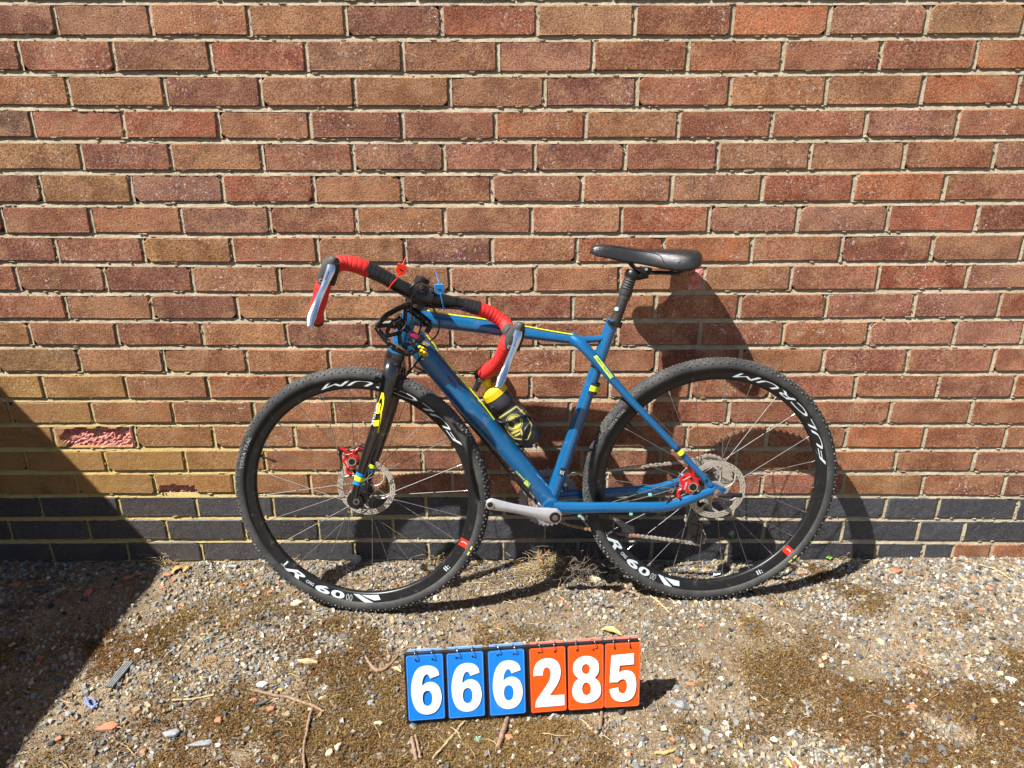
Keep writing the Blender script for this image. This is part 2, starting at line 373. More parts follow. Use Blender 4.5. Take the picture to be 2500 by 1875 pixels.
# ------------------------------------------------------------------ the brick wall
ROW = [(3, 5, 2), (90.5, 94, 88), (177, 181, 172), (261.5, 266, 257), (341, 344, 336), (419, 422, 415), (498.5, 499, 493), (573.5, 574, 567),
       (643, 645.5, 639.5), (714.6, 716, 707), (781.5, 783.5, 777), (847, 848, 845), (912, 913, 911), (976.5, 975.5, 974.5), (1037.5, 1035, 1038),
       (1097.5, 1095, 1098), (1154, 1152, 1155), (1211, 1208.5, 1213), (1266.5, 1263.5, 1270), (1322, 1319, 1325), (1374, 1371, 1376)]
def rowy(k, px):
    a, b, c = ROW[k]; t = (px-1250)/1250.0
    return b + (c-a)/2*t + ((a+c)/2-b)*t*t
JO = [[134, 368, 607.5, 843, 1078, 1311, 1549.5, 1787, 2025, 2264],
 [47, 277, 514, 748, 983, 1215, 1448, 1679.5, 1912, 2150, 2383],
 [167, 402, 636, 866, 1098, 1329, 1555, 1783, 2017, 2253, 2486],
 [78, 302, 533, 757, 983, 1209, 1430, 1656, 1884, 2114.6, 2338],
 [198, 417, 640, 862, 1084, 1305, 1526, 1752, 1978, 2208, 2428],
 [99, 320, 544, 766, 982, 1201, 1421, 1640, 1861.5, 2083.6, 2306.8],
 [5, 222, 442.5, 658, 870, 1086, 1298, 1517, 1730, 1948, 2168, 2386],
 [137, 349, 567, 775, 989, 1201, 1408, 1620, 1835, 2054, 2275.7, 2495],
 [41, 255.5, 469, 681.5, 895, 1099, 1306, 1513, 1720, 1930, 2144, 2361],
 [161, 370, 579, 789, 998, 1193, 1397, 1600, 1804.7, 2017, 2232, 2440],
 [73, 285, 494, 701, 901, 1102, 1306, 1507, 1709, 1913, 2121, 2332, 2498],
 [193, 399, 603, 804, 1003, 1202, 1399, 1602, 1807, 2011, 2214, 2426],
 [105, 308, 508, 707, 909, 1098, 1295, 1489, 1686, 1881, 2088, 2290, 2475],
 [23, 225, 422, 620, 814, 1007, 1198, 1391, 1582, 1779, 1970, 2172, 2370],
 [132, 330, 522, 720, 913, 1107, 1302, 1495, 1677, 1872, 2066, 2257, 2454],
 [63, 257, 452, 647, 836, 1031, 1226, 1420, 1612, 1797, 1994, 2186, 2378],
 [-8, 185, 378, 571, 758, 948, 1104, 1290, 1480, 1668, 1860, 2060, 2252, 2452],
 [99, 291, 480, 667, 854, 1039, 1230, 1420, 1610, 1790, 1970, 2161, 2290, 2483],
 [24, 216, 407, 597, 777, 959, 1157, 1330, 1497, 1683, 1864, 2056, 2241, 2353],
 [124, 311, 492, 680, 865, 1045, 1226, 1410, 1590, 1773, 1950, 2139, 2253, 2326, 2418]]
CODE = ['d b ro o d R t r O p t', 'r r db R b br p r r r rd O', 'o o d b o b d r o b O r', 'D r R ob d d O o r r dp r', 'oy d bo rp Dp rp d Rp b b r p',
        'bd oy p R o rb br rb bp R O r', 'r r ro bp r o op op R rp bp R Rd', 'd r oy r o d or O O or Rd po r', 'r rb rd to o o po or o t pr R p',
        'r to d o to op Rd ro r r Rp p R', 'by ob Rd o d br op r rd r Oo pr p p', 'Dy bo or Oo ro r r ro Rd o Rd pr rp', 'y yo br R r r or r ro r Rp ro r O',
        'by yo ro rd ro r r rd ro Rd Rd or ro Ob', 'by p ro ro or o r rd rd or ro O Or ro', 'by y y yo r r rd r r r or ro ro rp', 'y y y oy ro r rd rd r rd r Rp oy r', None, None, None]
BC = {'r': (.36, .150, .088), 'R': (.36, .118, .068), 'd': (.255, .112, .080), 'D': (.150, .092, .070), 'o': (.43, .215, .110), 'O': (.44, .165, .072),
      'b': (.33, .175, .100), 't': (.42, .245, .130), 'p': (.41, .205, .150), 'y': (.37, .235, .075)}
def code_col(s):
    c = (np.mean([BC[k] for k in s], axis=0)*.74+np.array([.345, .155, .088])*.26)*random.uniform(.84, 1.04); return (c[0]*random.uniform(.96, 1.04), c[1], c[2]*random.uniform(.94, 1.06), 1)
BW, BH = .2190, .0635
def brick_mesh(name, mm, half=False):
    w = BW if not half else .105; h = BH; n = []
    ch = [random.choice((.002, .003, .004, .006, .012)) for _ in range(4)]
    if half: ch = [.003]*4
    j = lambda: random.uniform(-.0017, .0012)
    x, y = w/2, h/2
    pts = [(-x+ch[0], -y), (random.uniform(-.4, .2)*x, -y-j()), (x-ch[1], -y), (x+j(), -y+ch[1]), (x+j(), y-ch[2]), (x-ch[2], y), (random.uniform(-.3, .5)*x, y+j()), (-x+ch[3], y), (-x+j(), y-ch[3]), (-x+j(), -y+ch[0])]
    mb = MB(); k = len(pts); bev = .0022
    inset = [(px*(1-bev/x), py*(1-bev/y)) for px, py in pts]
    vs = [(a, -.0005+j()*.3, b) for a, b in inset]+[(a, .0020, b) for a, b in pts]+[(a, .060, b) for a, b in pts]
    fs = [list(range(k))]
    for l in (0, 1):
        for i in range(k): q = (i+1) % k; fs.append([l*k+i, (l+1)*k+i, (l+1)*k+q, l*k+q])
    mb.add(vs, fs); return mb.mesh(name, mm)
wall = empty('brick_wall', (0, 0, 0))
tag(wall, 'weathered red brown brick wall on three courses of blue black bricks behind the bicycle', 'wall')
VAR = [brick_mesh('brick', M['brick']) for _ in range(18)]; VARH = [brick_mesh('brick', M['brick'], True) for _ in range(4)]
VARE = [brick_mesh('brick', M['eng']) for _ in range(10)]; VAREH = [brick_mesh('brick', M['eng'], True) for _ in range(4)]
HJ, BJ = .0098, .0125                                    # head and bed joints
GX, GZ = BW+HJ, .0762
def spalled(name, w, h, mask, depth):
    nx, nz = 40, 14; vs = []; fs = []; mi = []
    for i in range(nz+1):
        for k in range(nx+1):
            X = -w/2+w*k/nx; Z = -h/2+h*i/nz; m = mask(k/nx, i/nz)
            X2 = X; Z2 = Z
            y = -.0005 + (depth*m*(.75+.6*random.random()) if m > 0 else (.002 if (i in (0, nz) or k in (0, nx)) else 0))
            vs.append((X2, y, Z2))
    for i in range(nz):
        for k in range(nx):
            fs.append([i*(nx+1)+k, i*(nx+1)+k+1, (i+1)*(nx+1)+k+1, (i+1)*(nx+1)+k]); mi.append(1 if mask((k+.5)/nx, (i+.5)/nz) > .0 else 0)
    mb = MB(); mb.add(vs, fs); mb.m = mi
    mb.box((0, .03, 0), Vector((w/2-.0003, 0, 0)), Vector((0, .014, 0)), Vector((0, 0, h/2-.0003)), 0)
    return mb.mesh(name, [M['brick'], M['broken']])
mort = MB()
def rough_strip(p0, p1, up, width, d_hi, d_lo, step=.011, amp=.0006):
    """a struck mortar joint from p0 to p1; d_hi/d_lo = how far back it lies along its two edges"""
    L = (p1-p0).length; n = max(2, int(L/step)); t = (p1-p0)/n; vs = []; rows = 4
    for i in range(n+1):
        c = p0+t*i
        for r in range(rows):
            f = r/(rows-1); d = d_lo+(d_hi-d_lo)*f
            e = random.gauss(0, amp) + (.0 if 0 < r < rows-1 else random.gauss(0, amp*.7))
            vs.append(c+up*((f-.5)*width+(random.uniform(-.0012, .0012) if 0 < r < rows-1 else 0))+Vector((0, max(-.0016, d+e), 0)))
    fs = []
    for i in range(n):
        for r in range(rows-1): a = i*rows+r; fs.append([a, a+rows, a+rows+1, a+1])
    mort.add(vs, fs, 0, True)
nb = 0; far_bricks = MB(); ORX = None
def put_brick(xl, xr, zb0, zb1, zt0, zt1, col, row, near):
    """left and right joint centres, heights of the bed joints below and above at both ends"""
    w = xr-xl-HJ; zc = (zb0+zb1+zt0+zt1)/4; h = (zt0+zt1-zb0-zb1)/2-BJ
    ang = math.atan2((zb1-zb0+zt1-zt0)/2, xr-xl); e = row >= 17 and col is None
    half = w < .155
    var = (VAREH if half else VARE) if e else (VARH if half else VAR)
    o = bpy.data.objects.new('brick', random.choice(var)); COL.objects.link(o); o.parent = wall
    o.location = ((xl+xr)/2, random.uniform(-.0014, .0014), zc+random.uniform(-.0009, .0009)); o.rotation_euler = (random.uniform(-.014, .010), -ang+random.uniform(-.005, .005), random.uniform(-.006, .006))
    o.scale = (w/(.105 if half else BW), 1, h/BH)
    if random.random() < .5: o.rotation_euler.y += PI if False else 0
    if e: k = random.uniform(.75, 1.25); o.color = (.040*k, .044*k, .055*k, 1)
    else: o.color = col
    return o
edges = {}
def wall_z(k, X):                                         # height of bed joint k at wall position X (extrapolated outside the frame)
    px = min(max(1250+X*880, -60), 2560); return at_y(px, rowy(k, px), 0).z
rowlist = []
for k in range(20):
    ym = lambda px: (rowy(k, px)+rowy(k+1, px))/2
    xs = [at_y(px, ym(px), 0).x for px in JO[k]]
    while xs[0] > -1.75: xs.insert(0, xs[0]-GX)
    while xs[-1] < 1.75: xs.append(xs[-1]+GX)
    rowlist.append(xs)
    codes = CODE[k].split() if CODE[k] else None
    first = next(i for i, x in enumerate(xs) if abs(x-at_y(JO[k][0], ym(JO[k][0]), 0).x) < 1e-4)
    for i in range(len(xs)-1):
        xl, xr = xs[i], xs[i+1]
        z = [wall_z(k+1, xl), wall_z(k+1, xr), wall_z(k, xl), wall_z(k, xr)]
        ci = i+1-first
        if k >= 17: col = None
        elif 0 <= ci < len(codes): col = code_col(codes[ci])
        else: col = code_col(random.choice(['r', 'o', 'b', 'd', 'ro', 'R', 'p']))
        if k == 19 and xl > at_y(2326, 1345, 0).x-.01: col = code_col('ro')
        half_view = 1250/(FPX)*((1.891)*CP - ((z[0]+z[2])/2-CAM.z)*SP)
        o = put_brick(xl, xr, *z, col, k, True); nb += 1
        if abs((xl+xr)/2) > half_view+.20:                # outside the frame: folded into one far part below
            me = o.data; mw = o.matrix_basis.copy(); b0 = len(far_bricks.v)
            far_bricks.add([mw @ v.co for v in me.vertices], [list(p.vertices) for p in me.polygons], 0 if col is not None else 1)
            bpy.data.objects.remove(o); nb -= 1; continue
        w, h = xr-xl-HJ, (z[2]+z[3]-z[0]-z[1])/2-BJ
        if k == 14 and ci == 1:                          # the spalled brick with its pink core
            o.data = spalled('brick', w, h, lambda a, b: 1.0 if (a > .10+.04*math.sin(b*9) and a < .965 and .06 < b < .93 + .03*math.sin(a*23)) else 0, .009); o.scale = (1, 1, 1); o['label'] = 'brick with its face broken away to a rough pink core'
        if k == 16 and ci == 3:
            o.data = spalled('brick', w, h, lambda a, b: 1.0 if (.02+.05*b < a < .52-.1*b and b < .42-.35*abs(a-.24)**1.2+.03*math.sin(a*40)) else 0, .010); o.scale = (1, 1, 1); o['label'] = 'ochre brick with a red chip broken out of its lower edge'
        if k == 8 and ci == 8:
            o.data = spalled('brick', w, h, lambda a, b: 1.0 if (a > .90-.10*(1-b) + .03*math.sin(b*20)) else 0, .003); o.scale = (1, 1, 1); o['label'] = 'brick with a chipped pink right end'
# mortar: sloping struck joints, deep under each brick and nearly flush below
for k in range(21):
    X = -1.75
    while X < 1.75:
        X2 = min(X+.25, 1.75); rough_strip(Vector((X, 0, wall_z(k, X))), Vector((X2, 0, wall_z(k, X2))), Vector((0, 0, 1)), BJ+.002, .0066, .0004); X = X2
for k, xs in enumerate(rowlist):
    for x in xs: rough_strip(Vector((x, 0, wall_z(k+1, x)+BJ*.45)), Vector((x, 0, wall_z(k, x)-BJ*.45)), Vector((1, 0, 0)), HJ+.002, .0004, .0058)
for i in range(1500):
    if random.random() < .72:
        k = random.randrange(21); x = random.uniform(-1.6, 1.6); z = wall_z(k, x)+random.choice((-1, 1))*BJ*random.uniform(.2, .56); w_, h_ = random.uniform(.003, .013), random.uniform(.0012, .0034)
    else:
        k = random.randrange(20); x0 = random.choice(rowlist[k]); x = x0+random.choice((-1, 1))*HJ*random.uniform(.2, .6); z = random.uniform(wall_z(k+1, x)+.01, wall_z(k, x)-.01); w_, h_ = random.uniform(.0010, .0024), random.uniform(.002, .007)
    n_ = 6; a0 = random.random(); r_ = [random.uniform(.6, 1.15) for _ in range(n_)]; dp = random.uniform(.0003, .0013)
    vs = [Vector((x+w_*r_[j]*math.cos(a0+j*PI/3), .004, z+h_*r_[j]*math.sin(a0+j*PI/3))) for j in range(n_)]+[Vector((x+w_*.6*r_[j]*math.cos(a0+j*PI/3), -dp, z+h_*.6*r_[j]*math.sin(a0+j*PI/3))) for j in range(n_)]
    mort.add(vs, [[n_+j for j in range(n_)][::-1]]+[[j, (j+1) % n_, n_+(j+1) % n_, n_+j] for j in range(n_)])
ztop = wall_z(0, 0)
# courses above the frame and to both sides, joined
def far_course(zb, zt, xa, xb, off, eng=False, box=.0):
    x = xa-off
    while x < xb:
        a, b = max(x+HJ/2, xa), min(x+GX-HJ/2, xb)
        if b-a > .02: far_bricks.box(((a+b)/2, .03+random.uniform(-.0006, .0006), (zb+zt)/2), Vector(((b-a)/2, 0, 0)), Vector((0, .03, 0)), Vector((0, 0, (zt-zb-BJ)/2)), 1 if eng else 0)
        x += GX
for i in range(14):
    far_course(ztop+i*GZ, ztop+(i+1)*GZ, -3.2, 3.6, (i % 2)*GX/2)
for k in range(20):
    for xa, xb in ((-3.2, min(rowlist[k])-.001), (max(rowlist[k])+.001, 3.6)):
        zb, zt = wall_z(k+1, xa if abs(xa) < 2 else xb), wall_z(k, xa if abs(xa) < 2 else xb)
        far_course(zb, zt, xa, xb, (k % 2)*GX/2, k >= 17)
topz = ztop+14*GZ
mort.box((.2, .058, topz/2-.1), Vector((3.4, 0, 0)), Vector((0, .0265, 0)), Vector((0, 0, topz/2+.1)))
mo = mort.build('mortar', M['mortar'], wall); 
fo = far_bricks.build('outer_bricks', [M['brick'], M['eng']], wall); fo.color = code_col('r'); fo['kind'] = 'stuff'
cp = MB(); x = -3.2
while x < 3.6: cp.box((x+.3, .04, topz+.03), Vector((.296, 0, 0)), Vector((0, .09, 0)), Vector((0, 0, .028))); x += .6
cs = cp.build('coping', M['concrete'], wall)
print('bricks in view as parts', nb)

# a neighbour's outbuilding wall, out of frame to the left: its top edge throws the big shadow
sw = empty('side_wall', (-1.95, -1.6, 0)); tag(sw, 'low brick side wall at right angles left of the brick wall', 'wall')
bm_ = MB(); SX, ST = -1.99, (1.99-1.052)/.652
for k in range(int(ST/GZ)):
    y = -3.2+(k % 2)*GX/2
    while y < -.02:
        b = min(y+GX-HJ, -.012)
        if b-y > .03: bm_.box((SX-.052, (y+b)/2, (k+.5)*GZ), Vector((.05, 0, 0)), Vector((0, (b-y)/2, 0)), Vector((0, 0, (GZ-BJ)/2)))
        y += GX
b_ = bm_.build('side_bricks', M['brick'], sw); b_.color = code_col('r'); b_['kind'] = 'stuff'
m_ = MB(); m_.box((SX-.055, -1.607, int(ST/GZ)*GZ/2), Vector((.049, 0, 0)), Vector((0, 1.590, 0)), Vector((0, 0, int(ST/GZ)*GZ/2))); m_.build('side_mortar', M['mortar'], sw)
m_ = MB(); ch_ = ST-int(ST/GZ)*GZ; m_.box((SX-.06, -1.607, ST-ch_/2+.001), Vector((.06, 0, 0)), Vector((0, 1.595, 0)), Vector((0, 0, ch_/2-.001))); m_.build('coping', M['concrete'], sw)

# ------------------------------------------------------------------ the ground
def moss_mask(x, y):
    m = fbm(x*3.1+5, y*3.1+9, 3, 3)*.75 + fbm(x*11, y*11, 8, 2)*.45
    bias = np.clip((-y-.30)*.55, -.2, .30) + np.where((x > -.35) & (x < .55) & (y > -.62), -.10, .03)
    return np.clip((m+bias-.62)*5, 0, 1)
def gh(x, y):
    x = np.asarray(x, float); y = np.asarray(y, float)
    near = np.clip(1-(np.abs(x)-1.6)/2, .3, 1)
    h = (fbm(x*4, y*4, 21, 2)-.5)*.016 + (fbm(x*17, y*17, 31, 3)-.5)*.0085 + (fbm(x*60, y*60, 37, 2)-.5)*.004
    h += moss_mask(x, y)*.016*np.clip(fbm(x*24, y*24, 44, 2)-.25, 0, 1)
    h += np.clip((y+.10)/.10, 0, 1)*.006 + np.clip((x-.7)/.8, 0, 1)*np.clip((y+.35)/.35, 0, 1)*.018
    flat = np.exp(-((x+.40)**2+(y+.232)**2)/.004)+np.exp(-((x-.536)**2+(y+.179)**2)/.004)+np.exp(-((x-.02)**2/.09+(y+.60)**2/.012))*.7
    return h*(1-np.clip(flat, 0, 1))*near-.002
gxs = list(np.arange(-1.75, 1.7501, .0085)); gys = list(np.arange(-1.15, .0301, .0085))
ext = [.05, .12, .25, .5, 1, 2, 4, 8, 15, 30, 60]
gx = np.array([gxs[0]-e for e in ext][::-1]+gxs+[gxs[-1]+e for e in ext]); gy = np.array([gys[0]-e for e in ext][::-1]+gys+[gys[-1]+e for e in ext])
GXX, GYY = np.meshgrid(gx, gy); Z = gh(GXX, GYY)
fade = np.clip(1-(np.maximum(np.abs(GXX)-1.75, 0)+np.maximum(-1.15-GYY, 0)+np.maximum(GYY-.03, 0))/3, 0, 1); Z = Z*fade
def fast_mesh(name, V, F, col=None, mats=None, smooth=False):
    """V (n,3), F (m,k) all the same size k"""
    me = bpy.data.meshes.new(name); k = F.shape[1]
    me.vertices.add(len(V)); me.vertices.foreach_set('co', np.ascontiguousarray(V, dtype=np.float32).ravel())
    me.loops.add(F.size); me.loops.foreach_set('vertex_index', F.astype(np.int32).ravel())
    me.polygons.add(len(F)); me.polygons.foreach_set('loop_start', np.arange(0, F.size, k, dtype=np.int32))
    me.update(calc_edges=True)
    me.polygons.foreach_set('use_smooth', np.full(len(F), smooth))
    if col is not None:
        a = me.color_attributes.new('col', 'FLOAT_COLOR', 'POINT'); c4 = np.ones((len(V), 4), np.float32); c4[:, :3] = col; a.data.foreach_set('color', c4.ravel())
    for m in mats or []: me.materials.append(m)
    return me
ny, nx = GXX.shape; idx = np.arange(nx*ny).reshape(ny, nx)
F = np.stack([idx[:-1, :-1].ravel(), idx[:-1, 1:].ravel(), idx[1:, 1:].ravel(), idx[1:, :-1].ravel()], 1)
g = bpy.data.objects.new('ground', fast_mesh('ground', np.stack([GXX.ravel(), GYY.ravel(), Z.ravel()], 1), F, None, [M['ground']], True)); COL.objects.link(g)
tag(g, 'dry sandy earth along the foot of the wall', None, None, 'structure')

def scatter_xy(n, dens, x0=-1.75, x1=1.75, y0=-1.05, y1=-.004):
    x = rng.uniform(x0, x1, n*3); y = rng.uniform(y0, y1, n*3)
    keep = rng.random(n*3) < dens(x, y); return x[keep][:n], y[keep][:n]
PAL = np.array([(.155, .155, .155), (.225, .225, .218), (.30, .295, .275), (.095, .098, .100), (.34, .29, .21), (.25, .19, .12), (.52, .49, .43), (.035, .034, .034), (.36, .165, .09), (.17, .12, .07), (.40, .28, .12), (.24, .36, .30)])
PW = np.array([.17, .18, .13, .12, .13, .12, .040, .04, .016, .07, .008, .001]); PW /= PW.sum()
def chips(n, smin, smax, dens, tilt=.45, flat=(.18, .55), tint=1.0):
    x, y = scatter_xy(n, dens); n = len(x); z = gh(x, y)
    K = 5; ang = rng.uniform(0, 2*PI, (n, 1))+np.arange(K)[None]*2*PI/K+rng.uniform(-.45, .45, (n, K))
    s = smin+(smax-smin)*rng.random(n)**2.6; asp = rng.uniform(.5, 1, n); rot = rng.uniform(0, 2*PI, n)
    rad = s[:, None]*.5*rng.uniform(.65, 1.1, (n, K)); hx = rad*np.cos(ang); hy = rad*np.sin(ang)*asp[:, None]
    th = s*rng.uniform(flat[0], flat[1], n)
    bot = np.stack([hx, hy, -th[:, None]*.6*np.ones((1, K))], 2); sh = rng.uniform(.55, .9, (n, 1))
    top = np.stack([hx*sh+rng.uniform(-.1, .1, (n, K))*s[:, None], hy*sh, th[:, None]*rng.uniform(.35, .75, (n, K))], 2)
    V = np.concatenate([bot, top], 1)
    ax = rng.normal(0, tilt, n); ay = rng.normal(0, tilt, n)
    X, Y, Zc = V[..., 0], V[..., 1], V[..., 2]
    X, Y = X*np.cos(rot)[:, None]-Y*np.sin(rot)[:, None], X*np.sin(rot)[:, None]+Y*np.cos(rot)[:, None]
    Y, Zc = Y*np.cos(ax)[:, None]-Zc*np.sin(ax)[:, None], Y*np.sin(ax)[:, None]+Zc*np.cos(ax)[:, None]
    X, Zc = X*np.cos(ay)[:, None]-Zc*np.sin(ay)[:, None], X*np.sin(ay)[:, None]+Zc*np.cos(ay)[:, None]
    V = np.stack([X+x[:, None], np.minimum(Y+y[:, None], -.002), Zc+(z+th*.35)[:, None]], 2)
    tri = []
    for k in range(1, K-1): tri.append((K, K+k, K+k+1))
    for k in range(K): q = (k+1) % K; tri += [(k, q, K+q), (k, K+q, K+k)]
    tri = np.array(tri); Fq = (tri[None]+np.arange(n)[:, None, None]*2*K).reshape(-1, 3)
    c = PAL[rng.choice(len(PAL), n, p=PW)]*rng.uniform(.75, 1.25, (n, 1))*np.array([[1.02, 1.0, .95]])*tint; c = np.repeat(c, 2*K, axis=0)
    return V.reshape(-1, 3), Fq, np.clip(c, 0, 1)
def dens_chip(x, y):
    d = .30+.75*np.clip((fbm(x*2.6+3, y*2.6, 61, 3)-.42)*3.4, 0, 1)
    d += np.clip((x-.75)/.5, 0, 1)*np.clip((y+.45)/.3, 0, 1)*.7 + np.clip((y+.10)/.08, 0, 1)*.5
    sandy = np.exp(-(((x-.62)/.22)**2+((y+.40)/.10)**2))+.8*np.exp(-(((x+.20)/.24)**2+((y+.46)/.09)**2))
    return np.clip(d*(1-.72*moss_mask(x, y))*(1-.8*sandy), .03, 1)
parts_ = [chips(34000, .0045, .0190, dens_chip), chips(80000, .0022, .0052, lambda x, y: np.clip(.55+.6*dens_chip(x, y), 0, 1)*(1-.5*moss_mask(x, y)), .5, (.25, .6), np.array([[1.12, .98, .80]])), chips(1500, .013, .028, lambda x, y: dens_chip(x, y), .25, (.15, .35))]
Vs, Fs, Cs = [], [], []; off = 0
for v, f, c in parts_: Vs.append(v); Fs.append(f+off); Cs.append(c); off += len(v)
go = bpy.data.objects.new('gravel', fast_mesh('gravel', np.concatenate(Vs), np.concatenate(Fs), np.concatenate(Cs), [M['chips']])); COL.objects.link(go)
tag(go, 'loose grey and buff stone chips covering the earth', 'gravel', None, 'stuff')
# moss: short curling strands
def moss(n):
    x, y = scatter_xy(n, lambda x, y: moss_mask(x, y)**1.5+.012); n = len(x); z = gh(x, y)
    a = rng.uniform(0, 2*PI, n); l = rng.uniform(.004, .012, n); w = rng.uniform(.0006, .0014, n); up = rng.uniform(.1, .9, n)
    d = np.stack([np.cos(a), np.sin(a)], 1); s = np.stack([-np.sin(a), np.cos(a)], 1)
    b = np.stack([x, y], 1); m = b+d*(l*.5)[:, None]; t = m+d*(l*.5)[:, None]+s*(rng.uniform(-.5, .5, n)*l)[:, None]
    def P(q, zz): return np.concatenate([q, zz[:, None]], 1)
    V = np.stack([P(b-s*w[:, None], z-.001), P(b+s*w[:, None], z-.001), P(m-s*w[:, None], z+l*up*.7), P(m+s*w[:, None], z+l*up*.7), P(t, z+l*up*.8)], 1)
    V[..., 1] = np.minimum(V[..., 1], -.002)
    Fq = (np.array([(0, 1, 3), (0, 3, 2), (2, 3, 4)])[None]+np.arange(n)[:, None, None]*5).reshape(-1, 3)
    pal = np.array([(.115, .058, .022), (.165, .088, .030), (.075, .042, .019), (.115, .074, .024), (.20, .12, .042), (.145, .088, .028)])
    zone = fbm(x*5, y*5, 71, 2); k = np.clip((zone*6+rng.normal(0, 1.0, n)-.2).astype(int), 0, 5)
    c = pal[k]*rng.uniform(.7, 1.3, (n, 1)); return V.reshape(-1, 3), Fq, np.repeat(c, 5, axis=0)
v, f, c = moss(210000)
mo_ = bpy.data.objects.new('moss', fast_mesh('moss', v, f, c, [M['moss']])); COL.objects.link(mo_)
tag(mo_, 'brown and olive dried moss patches on the earth', 'moss', None, 'stuff')
# loose straw and rootlets
st = MB(); 
for i in range(420):
    x, y = random.uniform(-1.6, 1.6), random.uniform(-.95, -.01)
    if random.random() < .35: x, y = random.gauss(.05, .2), -abs(random.gauss(.03, .08))-.01
    z = float(gh(x, y)); a = random.uniform(0, 2*PI); L = random.uniform(.015, .065)*(1.3 if random.random() < .1 else 1); pts = []; cx, cy = x, y
    bend = random.uniform(-1, 1)
    for j in range(5):
        pts.append((cx, min(cy, -.004), float(gh(cx, cy))+.004+.006*math.sin(j*.8)*random.random())); cx += math.cos(a)*L/4; cy += math.sin(a)*L/4; a += bend*.35+random.uniform(-.3, .3)
    st.sweep(pts, [.0007, .0012, .0010, .0005, .0003], 3, smooth=False)
so_ = st.build('straw', M['straw']); tag(so_, 'thin pale straws and rootlets strewn over the ground', 'straw', None, 'stuff')

